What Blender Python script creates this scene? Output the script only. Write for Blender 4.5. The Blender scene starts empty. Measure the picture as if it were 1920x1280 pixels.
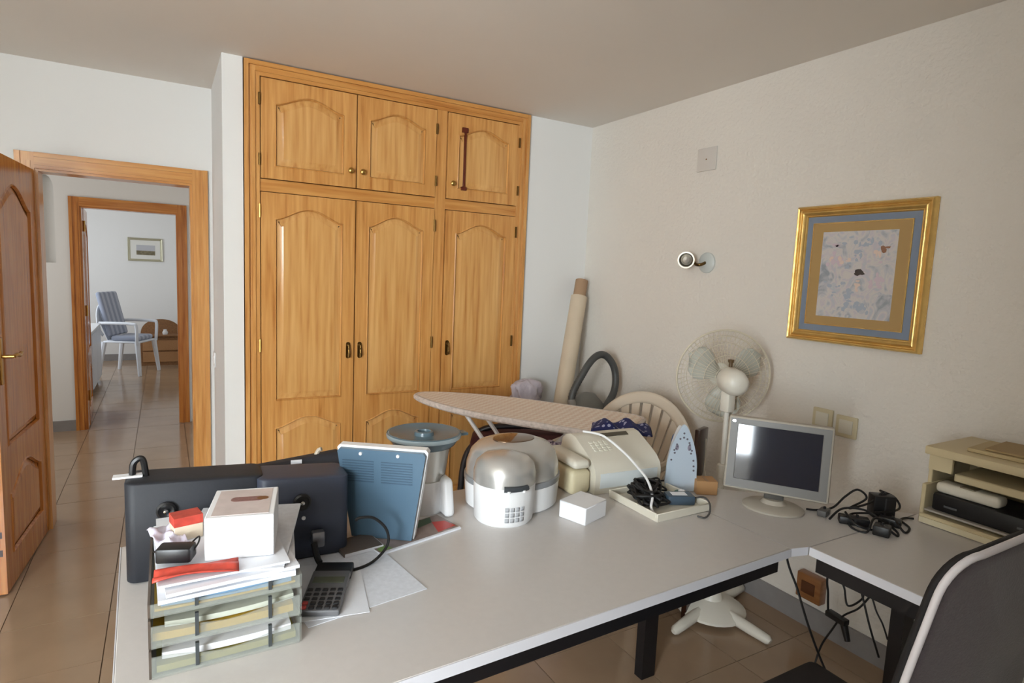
import bpy, bmesh, math, random
from mathutils import Vector, Matrix
from mathutils.geometry import tessellate_polygon
random.seed(7)
SC = bpy.context.scene
COL = SC.collection

# ------------------------------------------------------------------ camera, world, daylight, exposure
cam_d = bpy.data.cameras.new('camera'); cam = bpy.data.objects.new('camera', cam_d); COL.objects.link(cam)
cam_d.sensor_width = 36.0; cam_d.lens = 36.0 * 1123.2 / 1920.0; cam_d.clip_start = 0.05
RX = Vector((0.86538, -0.49926, 0.04307)); DN = Vector((-0.01792, -0.11672, -0.99300)); FW = Vector((0.50080, 0.85855, -0.10995))
m = Matrix((RX, -DN, -FW)).transposed().to_4x4(); m.translation = Vector((0, 0, 1.46)); cam.matrix_world = m
SC.camera = cam

world = bpy.data.worlds.new('sky'); SC.world = world; world.use_nodes = True
bg = world.node_tree.nodes['Background']; bg.inputs[0].default_value = (0.72, 0.85, 1.0, 1); bg.inputs[1].default_value = 1.0

def daylight(name, loc, rot, sx, sy, power, col=(1, 1, 1)):
    d = bpy.data.lights.new(name, 'AREA'); d.shape = 'RECTANGLE'; d.size = sx; d.size_y = sy; d.energy = power; d.color = col
    o = bpy.data.objects.new(name, d); COL.objects.link(o); o.location = loc; o.rotation_euler = rot
    return o
R = math.radians
# daylight entering through the wide window in the alcove behind and left of the camera and the far-room window; the hall lamp is an added fill
daylight('daylight_window', (-2.06, -1.35, 1.45), (0, R(-90), 0), 1.3, 1.7, 312, (0.87, 0.95, 1.0))
daylight('hall_fill_light', (-1.95, 5.1, 1.45), (0, R(-90), 0), 1.1, 1.0, 11, (1.0, 0.95, 0.88))  # added warm fill for the hall, set at an unseen opening
daylight('daylight_far', (-1.95, 8.4, 1.45), (0, R(-90), 0), 1.3, 1.6, 31, (0.88, 0.94, 1.0))

vs = SC.view_settings; vs.view_transform = 'Standard'; vs.look = 'None'; vs.gamma = 1.0; vs.use_curve_mapping = False
vs.exposure = 0.0

# ------------------------------------------------------------------ helpers
def srgb(r, g, b):
    f = lambda c: (c / 255 / 12.92) if c / 255 <= 0.04045 else ((c / 255 + 0.055) / 1.055) ** 2.4
    return (f(r), f(g), f(b), 1.0)

MATS = {}
def mat(name, rgb, rough=0.5, metal=0.0, spec=0.5, var=None, bump=None, alpha=1.0, trans=0.0, coat=0.0, sheen=0.0):
    if name in MATS: return MATS[name]
    ma = bpy.data.materials.new(name); ma.use_nodes = True; nt = ma.node_tree
    b = nt.nodes['Principled BSDF']; col = srgb(*rgb)
    b.inputs['Base Color'].default_value = col; b.inputs['Roughness'].default_value = rough
    b.inputs['Metallic'].default_value = metal; b.inputs['Specular IOR Level'].default_value = spec
    b.inputs['Alpha'].default_value = alpha; b.inputs['Transmission Weight'].default_value = trans
    b.inputs['Coat Weight'].default_value = coat; b.inputs['Sheen Weight'].default_value = sheen
    tc = nt.nodes.new('ShaderNodeTexCoord')
    if var:                                     # (scale, darker amount)
        n = nt.nodes.new('ShaderNodeTexNoise'); n.inputs['Scale'].default_value = var[0]; n.inputs['Detail'].default_value = 4
        nt.links.new(tc.outputs['Object'], n.inputs['Vector'])
        r = nt.nodes.new('ShaderNodeValToRGB'); k = 1 - var[1]
        r.color_ramp.elements[0].position = 0.3; r.color_ramp.elements[0].color = (col[0] * k, col[1] * k, col[2] * k, 1)
        r.color_ramp.elements[1].position = 0.7; r.color_ramp.elements[1].color = col
        nt.links.new(n.outputs['Fac'], r.inputs['Fac']); nt.links.new(r.outputs['Color'], b.inputs['Base Color'])
    if bump:                                    # (scale, strength, distance)
        n = nt.nodes.new('ShaderNodeTexNoise'); n.inputs['Scale'].default_value = bump[0]; n.inputs['Detail'].default_value = 5
        nt.links.new(tc.outputs['Object'], n.inputs['Vector'])
        bp = nt.nodes.new('ShaderNodeBump'); bp.inputs['Strength'].default_value = bump[1]; bp.inputs['Distance'].default_value = bump[2]
        nt.links.new(n.outputs['Fac'], bp.inputs['Height']); nt.links.new(bp.outputs['Normal'], b.inputs['Normal'])
    MATS[name] = ma
    return ma

def wood(name, dark, mid, light, axis='Z', rough=0.28, scale=1.0, coat=0.25):
    """varnished pine: stretched noise streaks, broad cathedral rings, a few knots; every object gets its own offset"""
    if name in MATS: return MATS[name]
    ma = bpy.data.materials.new(name); ma.use_nodes = True; nt = ma.node_tree; L = nt.links
    b = nt.nodes['Principled BSDF']; b.inputs['Roughness'].default_value = rough; b.inputs['Coat Weight'].default_value = coat; b.inputs['Coat Roughness'].default_value = 0.12
    tc = nt.nodes.new('ShaderNodeTexCoord'); oi = nt.nodes.new('ShaderNodeObjectInfo')
    add = nt.nodes.new('ShaderNodeVectorMath'); add.operation = 'MULTIPLY_ADD'
    comb = nt.nodes.new('ShaderNodeCombineXYZ')
    for i in range(3): L.new(oi.outputs['Random'], comb.inputs[i])
    add.inputs[1].default_value = (7.3, 5.1, 9.7); L.new(comb.outputs[0], add.inputs[0]); L.new(tc.outputs['Object'], add.inputs[2])
    mp = nt.nodes.new('ShaderNodeMapping'); L.new(add.outputs[0], mp.inputs['Vector'])
    s = [1.0, 1.0, 1.0]; s['XYZ'.index(axis)] = 0.055
    mp.inputs['Scale'].default_value = [k * scale for k in s]
    n1 = nt.nodes.new('ShaderNodeTexNoise'); n1.inputs['Scale'].default_value = 7; n1.inputs['Detail'].default_value = 1.5; L.new(mp.outputs[0], n1.inputs['Vector'])
    ms = nt.nodes.new('ShaderNodeMath'); ms.operation = 'MULTIPLY'; ms.inputs[1].default_value = 9.0; L.new(n1.outputs['Fac'], ms.inputs[0])
    fr = nt.nodes.new('ShaderNodeMath'); fr.operation = 'PINGPONG'; fr.inputs[1].default_value = 0.5; L.new(ms.outputs[0], fr.inputs[0])
    n2 = nt.nodes.new('ShaderNodeTexNoise'); n2.inputs['Scale'].default_value = 75; n2.inputs['Detail'].default_value = 3; L.new(mp.outputs[0], n2.inputs['Vector'])
    mx = nt.nodes.new('ShaderNodeMath'); mx.operation = 'MULTIPLY_ADD'; mx.inputs[1].default_value = 0.42; L.new(fr.outputs[0], mx.inputs[0])
    m2 = nt.nodes.new('ShaderNodeMath'); m2.operation = 'MULTIPLY'; m2.inputs[1].default_value = 0.85; L.new(n2.outputs['Fac'], m2.inputs[0]); L.new(m2.outputs[0], mx.inputs[2])
    rp = nt.nodes.new('ShaderNodeValToRGB'); e = rp.color_ramp.elements
    e[0].position = 0.22; e[0].color = srgb(*dark); e[1].position = 0.75; e[1].color = srgb(*light)
    k = e.new(0.42); k.color = srgb(*mid)
    L.new(mx.outputs[0], rp.inputs['Fac']); L.new(rp.outputs['Color'], b.inputs['Base Color'])
    MATS[name] = ma
    return ma

class MB:
    def __init__(s): s.v = []; s.f = []
    def add(s, vs, fs):
        o = len(s.v); s.v += [tuple(p) for p in vs]; s.f += [tuple(i + o for i in f) for f in fs]; return s
    def box(s, x0, x1, y0, y1, z0, z1):
        return s.add([(x0, y0, z0), (x1, y0, z0), (x1, y1, z0), (x0, y1, z0), (x0, y0, z1), (x1, y0, z1), (x1, y1, z1), (x0, y1, z1)],
                     [(0, 3, 2, 1), (4, 5, 6, 7), (0, 1, 5, 4), (1, 2, 6, 5), (2, 3, 7, 6), (3, 0, 4, 7)])
    def rbox(s, x0, x1, y0, y1, z0, z1, r=0.01, seg=2):
        bm = bmesh.new(); bmesh.ops.create_cube(bm, size=1)
        for v in bm.verts:
            v.co = Vector((x0 if v.co.x < 0 else x1, y0 if v.co.y < 0 else y1, z0 if v.co.z < 0 else z1))
        bmesh.ops.bevel(bm, geom=bm.edges[:], offset=r, segments=seg, profile=0.5, affect='EDGES')
        bm.verts.index_update(); s.add([v.co[:] for v in bm.verts], [[v.index for v in f.verts] for f in bm.faces]); bm.free(); return s
    def tube(s, pts, r, n=8, closed=False):
        P = [Vector(p) for p in pts]; N = len(P); rr = r if isinstance(r, (list, tuple)) else [r] * N
        vs, fs = [], []; nrm = None
        for i in range(N):
            t = (P[(i + 1) % N] - P[i - 1]) if closed else (P[min(i + 1, N - 1)] - P[max(i - 1, 0)])
            if t.length < 1e-9: t = Vector((0, 0, 1))
            t.normalize()
            if nrm is None:
                nrm = t.orthogonal().normalized()
            else:
                nrm = nrm - t * nrm.dot(t); nrm = nrm.normalized() if nrm.length > 1e-6 else t.orthogonal().normalized()
            bi = t.cross(nrm)
            for k in range(n):
                a = 2 * math.pi * k / n; vs.append(P[i] + (nrm * math.cos(a) + bi * math.sin(a)) * rr[i])
        for i in range(N if closed else N - 1):
            j = (i + 1) % N
            for k in range(n): fs.append((i * n + k, i * n + (k + 1) % n, j * n + (k + 1) % n, j * n + k))
        if not closed: fs += [tuple(range(n - 1, -1, -1)), tuple(range((N - 1) * n, N * n))]
        return s.add(vs, fs)
    def lathe(s, prof, n=28, c=(0, 0, 0), M=None, sx=1, sy=1):
        vs, fs = [], []
        for (r, z) in prof:
            for k in range(n):
                a = 2 * math.pi * k / n; vs.append(Vector((r * math.cos(a) * sx, r * math.sin(a) * sy, z)))
        for i in range(len(prof) - 1):
            for k in range(n): fs.append((i * n + k, i * n + (k + 1) % n, (i + 1) * n + (k + 1) % n, (i + 1) * n + k))
        if prof[0][0] > 1e-6: fs.append(tuple(range(n - 1, -1, -1)))
        if prof[-1][0] > 1e-6: fs.append(tuple(range((len(prof) - 1) * n, len(prof) * n)))
        if M is not None: vs = [M @ v for v in vs]
        return s.add([v + Vector(c) for v in vs], fs)
    def prism(s, poly, z0, z1):
        n = len(poly); tri = tessellate_polygon([[Vector((x, y, 0)) for x, y in poly]])
        vs = [(x, y, z0) for x, y in poly] + [(x, y, z1) for x, y in poly]
        fs = [tuple(reversed(t)) for t in tri] + [tuple(i + n for i in t) for t in tri] + [(i, (i + 1) % n, (i + 1) % n + n, i + n) for i in range(n)]
        return s.add(vs, fs)
    def grid(s, fn, nu, nv):
        vs = [fn(i / nu, j / nv) for j in range(nv + 1) for i in range(nu + 1)]
        fs = [(j * (nu + 1) + i, j * (nu + 1) + i + 1, (j + 1) * (nu + 1) + i + 1, (j + 1) * (nu + 1) + i) for j in range(nv) for i in range(nu)]
        return s.add(vs, fs)
    def xf(s, M): s.v = [tuple(M @ Vector(p)) for p in s.v]; return s
    def build(s, name, ma, parent=None, smooth=40, solid=None):
        me = bpy.data.meshes.new(name); me.from_pydata(s.v, [], s.f); me.update()
        bm = bmesh.new(); bm.from_mesh(me); bmesh.ops.recalc_face_normals(bm, faces=bm.faces[:]); bm.to_mesh(me); bm.free()
        if smooth:
            for p in me.polygons: p.use_smooth = True
            me.set_sharp_from_angle(angle=R(smooth))
        o = bpy.data.objects.new(name, me); COL.objects.link(o); me.materials.append(ma)
        if parent is not None: o.parent = parent
        if solid:
            md = o.modifiers.new('thickness', 'SOLIDIFY'); md.thickness = solid; md.offset = 0
        return o

def tag(o, label, cat, group=None, kind=None):
    o['label'] = label; o['category'] = cat
    if group: o['group'] = group
    if kind: o['kind'] = kind
    return o
def struct(o, label, cat): return tag(o, label, cat, None, 'structure')
def thing(name, label, cat, loc=(0, 0, 0), rz=0.0, group=None):
    o = bpy.data.objects.new(name, None); COL.objects.link(o); o.empty_display_size = 0.05
    o.location = loc; o.rotation_euler = (0, 0, R(rz)); tag(o, label, cat, group)
    return o
def copy_part(src, parent, loc=None, rot=None):
    c = src.copy(); COL.objects.link(c); c.parent = parent
    if loc is not None: c.location = loc
    if rot is not None: c.rotation_euler = rot
    return c
def spline(pts, n=10, closed=False):
    P = [Vector(p) for p in pts]; N = len(P); out = []
    for i in range(N if closed else N - 1):
        if closed: a, b, c, d = P[i - 1], P[i], P[(i + 1) % N], P[(i + 2) % N]
        else: a, b, c, d = P[max(i - 1, 0)], P[i], P[i + 1], P[min(i + 2, N - 1)]
        for k in range(n):
            t = k / n
            out.append(0.5 * ((2 * b) + (c - a) * t + (2 * a - 5 * b + 4 * c - d) * t * t + (3 * b - a - 3 * c + d) * t ** 3))
    if not closed: out.append(P[-1])
    return out
def rrect(w, h, r, n=6, cx=0, cy=0):
    out = []
    for (x, y, a0) in ((w / 2 - r, -h / 2 + r, -90), (w / 2 - r, h / 2 - r, 0), (-w / 2 + r, h / 2 - r, 90), (-w / 2 + r, -h / 2 + r, 180)):
        for k in range(n + 1):
            a = R(a0 + 90 * k / n); out.append((cx + x + r * math.cos(a), cy + y + r * math.sin(a)))
    return out
YUP = Matrix.Rotation(R(90), 4, 'X')          # (x, y, z) -> (x, -z, y): a prism drawn in x/z, extruded along y
def face_matrix(normal, up=(0, 0, 1)):
    n = Vector(normal).normalized(); x = Vector(up).cross(n).normalized(); y = n.cross(x)
    return Matrix((x, y, n)).transposed().to_4x4()

# ------------------------------------------------------------------ materials
WALL = mat('white_stucco', (232, 226, 216), 0.85, bump=(55, 0.6, 0.008), var=(1.2, 0.03))
WALLP = mat('white_plaster', (234, 233, 230), 0.8, bump=(40, 0.08, 0.003))
CEIL = mat('ceiling_paint', (236, 229, 220), 0.85, bump=(6, 0.1, 0.01), var=(1.0, 0.04))
TILE = mat('beige_floor_tile', (170, 144, 118), 0.14, var=(5, 0.12), bump=(9, 0.02, 0.003))
GROUT = mat('tile_grout', (128, 106, 86), 0.9)
SKIRT = mat('grey_skirting', (150, 146, 144), 0.35, var=(20, 0.1))
PINE = wood('pine_vertical', (176, 110, 50), (204, 143, 76), (222, 166, 98), 'Z')
PINEP = wood('pine_panel', (188, 124, 62), (210, 154, 88), (226, 176, 110), 'Z', scale=0.75)
PINEH = wood('pine_horizontal', (180, 112, 50), (200, 136, 68), (216, 158, 88), 'X')
PINED = wood('pine_door_vertical', (150, 82, 30), (186, 112, 44), (210, 140, 64), 'Z', rough=0.22)
PINEDH = wood('pine_door_horizontal', (156, 86, 32), (190, 116, 46), (214, 146, 70), 'X', rough=0.22)
DARKW = wood('dark_walnut', (34, 14, 8), (48, 22, 12), (64, 32, 18), 'Z')
BRASS = mat('aged_brass', (188, 150, 84), 0.3, 1.0)
DBRASS = mat('dark_brass', (110, 84, 46), 0.35, 1.0)
CHROME = mat('chrome', (205, 205, 205), 0.12, 1.0)
STEEL = mat('brushed_steel', (196, 194, 188), 0.3, 0.85, bump=(120, 0.05, 0.001))
BLACKM = mat('black_steel', (22, 21, 24), 0.45)
BLACKP = mat('black_plastic', (20, 20, 22), 0.4)
BLACKC = mat('black_cable', (16, 15, 16), 0.55)
LAM = mat('beige_laminate', (208, 203, 199), 0.3, var=(60, 0.03))
LAME = mat('grey_edge_band', (226, 226, 232), 0.4)
WPLA = mat('white_plastic', (238, 238, 238), 0.3)
CREAM = mat('cream_plastic', (222, 216, 200), 0.45)
CREAMD = mat('aged_cream_plastic', (212, 200, 166), 0.45)
GREYP = mat('grey_plastic', (108, 105, 100), 0.4)
GREYE = mat('pale_grey_plastic', (178, 170, 156), 0.4)
PAPER = mat('white_paper', (232, 234, 240), 0.7, var=(25, 0.05))
PAPER2 = mat('printed_paper', (226, 229, 236), 0.7, var=(90, 0.10))
CARD = mat('white_card', (243, 244, 247), 0.5)

# ------------------------------------------------------------------ the setting
ZC = 2.42; XR = 2.398; YW = 3.20; YD = 3.88; YH = 6.10; YF = 10.2; XL = -2.0; YB = -2.6; YB2 = -0.15; XB = -0.60; WY0 = -2.2; WY1 = -0.5; ZS = 0.80
HX0, HX1 = -0.552, 0.145            # doorway to the hall
FX0, FX1 = -0.590, 0.110            # doorway to the far room
DOORH = 1.89

fl = MB().box(XL - 0.1, XR + 0.1, YB - 0.1, YD + 0.06, -0.12, -0.006).box(XL - 0.1, 1.2, YD + 0.06, YF + 0.1, -0.12, -0.006).build('floor', GROUT, smooth=None)
struct(fl, 'beige tiled floor running from the room into the hall', 'floor')
P_ = 0.355; G_ = 0.0016
tile_me = MB().box(-P_ / 2 + G_, P_ / 2 - G_, -P_ / 2 + G_, P_ / 2 - G_, -0.012, 0.0)
first = None; rest = MB()
def in_view(x, y):
    v = Vector((x, y, -1.46)); d = v.dot(FW)
    if d < 0.3: return False
    px = 960 + 1123 * v.dot(RX) / d; py = 640 + 1123 * v.dot(DN) / d
    return -120 < px < 2040 and py < 1420
cand = []
for i in range(-6, 9):
    for j in range(-12, 24):
        x = -0.22 + (i + 0.5) * P_; y = 2.49 + (j + 0.5) * P_
        if x < XL + 0.1 or x > XR + 0.12 or y < YB - 0.1 or y > YF: continue
        if y > YD + 0.1 and x > 0.6: continue
        cand.append((x, y, in_view(x, y)))
seen = sorted([c for c in cand if c[2]], key=lambda c: c[0] ** 2 + c[1] ** 2)
singles = seen[:290]; S_ = set((c[0], c[1]) for c in singles)
for (x, y, _) in cand:
    if (x, y) in S_:
        if first is None:
            first = tile_me.build('tile', TILE, fl, smooth=None); o = first
        else:
            o = first.copy(); COL.objects.link(o); o.parent = fl
        o.location = (x, y, random.uniform(-0.0006, 0.0006))
    else:
        rest.box(x - P_ / 2 + G_, x + P_ / 2 - G_, y - P_ / 2 + G_, y + P_ / 2 - G_, -0.012, 0.0)
ro = rest.build('tile_field', TILE, fl, smooth=None); ro['kind'] = 'stuff'

struct(MB().box(XL - 0.1, XR + 0.1, YB - 0.1, YF + 0.1, ZC, ZC + 0.1).build('ceiling', CEIL, smooth=None), 'smooth off-white ceiling', 'ceiling')
struct(MB().box(XR, XR + 0.12, YB - 0.1, YW + 0.8, 0, ZC).build('wall_right', WALL, smooth=None), 'rough white stucco wall behind the fan and framed picture', 'wall')
struct(MB().box(1.922, XR, YW, YW + 0.7, 0, ZC).build('wall_back', WALLP, smooth=None), 'bright white wall strip between wardrobe and corner', 'wall')
struct(MB().box(0.247, 0.336, YW - 0.012, YD + 0.0, 0, ZC).build('wall_pillar', WALLP, smooth=None), 'narrow white pillar between the doorway and the wardrobe', 'wall')
wd = MB().box(XL, HX0, YD, YD + 0.13, 0, ZC).box(HX1, 0.336, YD, YD + 0.13, 0, ZC).box(HX0, HX1, YD, YD + 0.13, DOORH, ZC)
wd.box(0.336, XR, YD, YD + 0.13, 0, ZC)
struct(wd.build('wall_doorway', WALLP, smooth=None), 'white wall around the doorway to the hall', 'wall')
struct(MB().box(XL - 0.1, XL, YB - 0.1, WY0, 0, ZC).box(XL - 0.1, XL, WY1, YD + 0.13, 0, ZC).box(XL - 0.1, XL, WY0, WY1, 0, ZS).box(XL - 0.1, XL, WY0, WY1, 2.10, ZC).build('wall_left', WALLP, smooth=None), 'white left wall with the wide window', 'wall')
struct(MB().box(XL, XB, YB - 0.12, YB, 0, ZC).build('wall_rear', WALLP, smooth=None), 'white rear wall of the window alcove', 'wall')
struct(MB().box(XB, XR, YB - 0.12, YB2, 0, ZC).build('wall_light_block', WALLP, smooth=None), 'unseen white wall behind the viewer, its jut added to shade the near right', 'wall')  # out-of-view jut, shaped to keep window light off the near right
w1 = MB()
for y in (WY0, (WY0 + WY1) / 2, WY1 - 0.04): w1.box(XL - 0.05, XL - 0.01, y, y + 0.04, ZS, 2.10)
w1.box(XL - 0.05, XL - 0.01, WY0, WY1, 2.06, 2.10).box(XL - 0.05, XL - 0.01, WY0, WY1, ZS, ZS + 0.04)
struct(w1.build('window_1', WPLA, smooth=None), 'white frame of the wide alcove window', 'window')
# skirting
struct(MB().box(XR - 0.012, XR, YB2, YW, 0, 0.095).build('baseboard_right', SKIRT, smooth=None), 'grey tile skirting along the right wall', 'baseboard')
struct(MB().box(1.922, XR - 0.012, YW - 0.012, YW, 0, 0.095).build('baseboard_back', SKIRT, smooth=None), 'grey tile skirting under the corner wall strip', 'baseboard')
struct(MB().box(XL, HX0 - 0.08, YD - 0.012, YD, 0, 0.095).build('baseboard_left', SKIRT, smooth=None), 'grey tile skirting left of the doorway', 'baseboard')
# hall and far room
struct(MB().box(0.24, 0.34, YD + 0.13, YH, 0, ZC).build('wall_hall_right', WALLP, smooth=None), 'white right wall of the hall', 'wall')
hw = MB().box(FX1, 0.9, YH, YH + 0.12, 0, ZC).box(FX0, FX1, YH, YH + 0.12, DOORH - 0.01, ZC)
hw.box(XL, -0.90, YH, YH + 0.12, 0, ZC).box(-0.74, FX0, YH, YH + 0.12, 0, ZC).box(-0.90, -0.74, YH, YH + 0.12, 0, 1.40).box(-0.9, -0.74, YH + 0.09, YH + 0.12, 1.4, ZC)
arch = [(-0.90, 1.40), (-0.90, ZC), (-0.74, ZC), (-0.74, 1.40)]
for k in range(17):
    a = math.pi * k / 16; arch.append((-0.82 + 0.065 * math.cos(a), 2.00 + 0.10 * math.sin(a)))
arch = [(-0.74, 1.40), (-0.74, ZC), (-0.90, ZC), (-0.90, 1.40), (-0.885, 1.40)] + [(-0.82 - 0.065 * math.cos(math.pi * k / 16), 1.99 + 0.11 * math.sin(math.pi * k / 16)) for k in range(17)] + [(-0.755, 1.40)]
tmp = MB().prism(arch, -YH - 0.09, -YH); tmp.xf(YUP); hw.add(tmp.v, tmp.f)
struct(hw.build('wall_hall_end', WALLP, smooth=None), 'white hall end wall with an arched niche', 'wall')
struct(MB().box(-0.90, -0.74, YH - 0.012, YH, 0, 0.09).box(-0.74, FX0 - 0.07, YH - 0.012, YH, 0, 0.09).build('baseboard_hall', SKIRT, smooth=None), 'grey skirting at the hall end wall', 'baseboard')
struct(MB().box(XL - 0.1, XL, YD + 0.13, 4.5, 0, ZC).box(XL - 0.1, XL, 5.7, YH, 0, ZC).box(XL - 0.1, XL, 4.5, 5.7, 0, 0.9).box(XL - 0.1, XL, 4.5, 5.7, 2.0, ZC).build('wall_hall_left', WALLP, smooth=None), 'white left wall of the hall', 'wall')
struct(MB().box(XL - 0.1, XL, YH, 7.6, 0, ZC).box(XL - 0.1, XL, 9.2, YF, 0, ZC).box(XL - 0.1, XL, 7.6, 9.2, 0, 0.8).box(XL - 0.1, XL, 7.6, 9.2, 2.1, ZC).build('wall_far_left', WALLP, smooth=None), 'white left wall of the far room', 'wall')
struct(MB().box(0.9, 1.0, YH, YF, 0, ZC).build('wall_far_right', WALLP, smooth=None), 'white right wall of the far room', 'wall')
struct(MB().box(XL, 1.0, YF, YF + 0.1, 0, ZC).build('wall_far_end', WALLP, smooth=None), 'white end wall of the far room', 'wall')
struct(MB().box(XL, 0.9, YF - 0.012, YF, 0, 0.09).build('baseboard_far', SKIRT, smooth=None), 'grey skirting at the far room end wall', 'baseboard')

def casing(name, label, x0, x1, h, y, w, mv, mh, depth=0.018, thick=0.13):
    """door casing: two jamb mouldings, a head moulding and the lining of the opening"""
    root = bpy.data.objects.new(name, None); COL.objects.link(root); struct(root, label, 'door frame')
    def stile(xa, xb, flip):
        b = MB(); o, i = (xb, xa) if flip else (xa, xb)
        s = 1 if o < i else -1
        b.box(min(o, i), max(o, i), y - depth * 0.6, y, 0, h + w)
        b.box(min(o, o + s * w * 0.3), max(o, o + s * w * 0.3), y - depth, y, 0, h + w)
        b.box(min(o + s * w * 0.55, o + s * w * 0.8), max(o + s * w * 0.55, o + s * w * 0.8), y - depth * 0.85, y, 0, h + w * 0.45)
        b.build('jamb_moulding', mv, root, smooth=None)
    stile(x0 - w, x0, False); stile(x1, x1 + w, True)
    b = MB().box(x0, x1, y - depth * 0.6, y, h, h + w).box(x0, x1, y - depth, y, h + w * 0.7, h + w).box(x0, x1, y - depth * 0.85, y, h + w * 0.2, h + w * 0.45)
    b.build('head_moulding', mh, root, smooth=None)
    b = MB().box(x0 - 0.0, x0 + 0.012, y, y + thick, 0, h).box(x1 - 0.012, x1, y, y + thick, 0, h); b.build('jamb_lining', mv, root, smooth=None)
    MB().box(x0 + 0.012, x1 - 0.012, y, y + thick, h - 0.012, h).build('head_lining', mh, root, smooth=None)
    return root
casing('trim_1', 'honey pine casing around the doorway to the hall', HX0, HX1, DOORH, YD, 0.078, PINE, PINEH)
casing('trim_2', 'darker pine casing around the far doorway in the hall', FX0, FX1, DOORH - 0.02, YH, 0.072, PINED, PINEDH, thick=0.12)

# ---- panelled doors
def arched(x0, x1, z0, z1, rise):
    p = [(x0, z0), (x1, z0)]; n = 18
    for k in range(n + 1):
        t = k / n; p.append((x1 + (x0 - x1) * t, z1 - rise + rise * (0.5 - 0.5 * math.cos(2 * math.pi * t)) ** 0.8))
    return p
def inset(poly, d):
    out = []; n = len(poly)
    for i in range(n):
        a, b, c = Vector(poly[i - 1]), Vector(poly[i]), Vector(poly[(i + 1) % n])
        e1 = (b - a).normalized(); e2 = (c - b).normalized()
        n1 = Vector((-e1.y, e1.x)); n2 = Vector((-e2.y, e2.x)); nn = (n1 + n2)
        nn = nn / max(nn.length_squared, 1e-6) * 2
        if nn.length > 1.5: nn = nn.normalized() * 1.5
        out.append((b.x + nn.x * d, b.y + nn.y * d))
    return out
def panel_door(name, parent, w, h, panels, t, mframe, mpanel, loc, rot=None):
    """slab in local x/z, face towards -y, with moulded openings; the raised panels are its children"""
    b = MB(); outer = [(0, 0), (w, 0), (w, h), (0, h)]
    loops = [outer] + panels; flat = [p for l in loops for p in l]
    tri = tessellate_polygon([[Vector((x, z, 0)) for x, z in l] for l in loops])
    b.add([(x, 0, z) for x, z in flat], [tuple(q) for q in tri])
    b.add([(x, 0, z) for x, z in outer] + [(x, t, z) for x, z in outer], [(i, (i + 1) % 4, (i + 1) % 4 + 4, i + 4) for i in range(4)] + [(4, 5, 6, 7)])
    for l in panels:
        q = inset(l, 0.005); q2 = inset(l, 0.010); n = len(l)
        b.add([(x, 0, z) for x, z in l] + [(x, -0.004, z) for x, z in q] + [(x, 0.009, z) for x, z in q2],
              [(i, (i + 1) % n, (i + 1) % n + n, i + n) for i in range(n)] + [(i + n, (i + 1) % n + n, (i + 1) % n + 2 * n, i + 2 * n) for i in range(n)])
    d = b.build(name, mframe, parent, smooth=30)
    d.location = loc
    if rot: d.rotation_euler = rot
    for l in panels:
        n = len(l); q0 = inset(l, 0.009); q1 = inset(l, 0.016); q2 = inset(l, 0.042); pb = MB()
        pb.add([(x, 0.012, z) for x, z in q0] + [(x, 0.011, z) for x, z in q1] + [(x, 0.001, z) for x, z in q2],
               [(i, (i + 1) % n, (i + 1) % n + n, i + n) for i in range(n)] + [(i + n, (i + 1) % n + n, (i + 1) % n + 2 * n, i + 2 * n) for i in range(n)])
        tr = tessellate_polygon([[Vector((x, z, 0)) for x, z in q2]]); pb.add([(x, 0.001, z) for x, z in q2], [tuple(k) for k in tr])
        pb.build('panel', mpanel, d, smooth=30)
    return d

# room door, open, hinged on the left jamb
dl = bpy.data.objects.new('door_1', None); COL.objects.link(dl); struct(dl, 'honey pine panelled door standing open into the room', 'door')
dl.location = (HX0 - 0.003, YD - 0.02, 0.008); dl.rotation_euler = (0, 0, R(-94))
# local x runs from hinge to free edge, face towards -y turned to +x by mirroring the slab
W1 = 0.70
leaf = panel_door('leaf', dl, W1, 1.872, [arched(0.10, W1 - 0.10, 0.62, 1.76, 0.10), arched(0.10, W1 - 0.10, 0.14, 0.50, 0.09)], 0.036, PINED, PINED, (W1, 0.0, 0), (0, 0, math.pi))
hb = MB().rbox(0.045, 0.075, -0.006, 0.0, 0.90, 1.10, 0.004).lathe([(0.008, 0), (0.008, 0.045)], 10, (0.06, -0.002, 1.02), Matrix.Rotation(R(90), 4, 'X'))
hb.tube(spline([(0.06, -0.045, 1.02), (0.09, -0.05, 1.025), (0.13, -0.048, 1.015), (0.165, -0.045, 1.022)]), 0.008, 8)
hb.build('door_handle', BRASS, leaf)
MB().box(-0.002, 0.0, 0.008, 0.028, 0.86, 1.08).build('lock_plate', DBRASS, leaf, smooth=None)
for z in (0.25, 0.17): MB().box(-0.0015, 0.0, 0.010, 0.026, z, z + 0.028).build('bolt_plate', DARKW, leaf, smooth=None)
# far door leaf, open into the far room, seen on edge
d2 = bpy.data.objects.new('door_2', None); COL.objects.link(d2); struct(d2, 'pine door leaf standing open in the far room', 'door')
d2.location = (FX0 + 0.014, YH + 0.125, 0.008); d2.rotation_euler = (0, 0, R(93))
lf2 = panel_door('leaf', d2, 0.68, 1.86, [arched(0.1, 0.58, 0.62, 1.74, 0.1), arched(0.1, 0.58, 0.14, 0.5, 0.09)], 0.036, PINED, PINED, (0, 0, 0))
for z in (0.22, 0.95, 1.66): MB().lathe([(0.008, 0), (0.008, 0.09)], 8, (-0.008, -0.004, z)).build('hinge', BRASS, d2)

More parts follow.
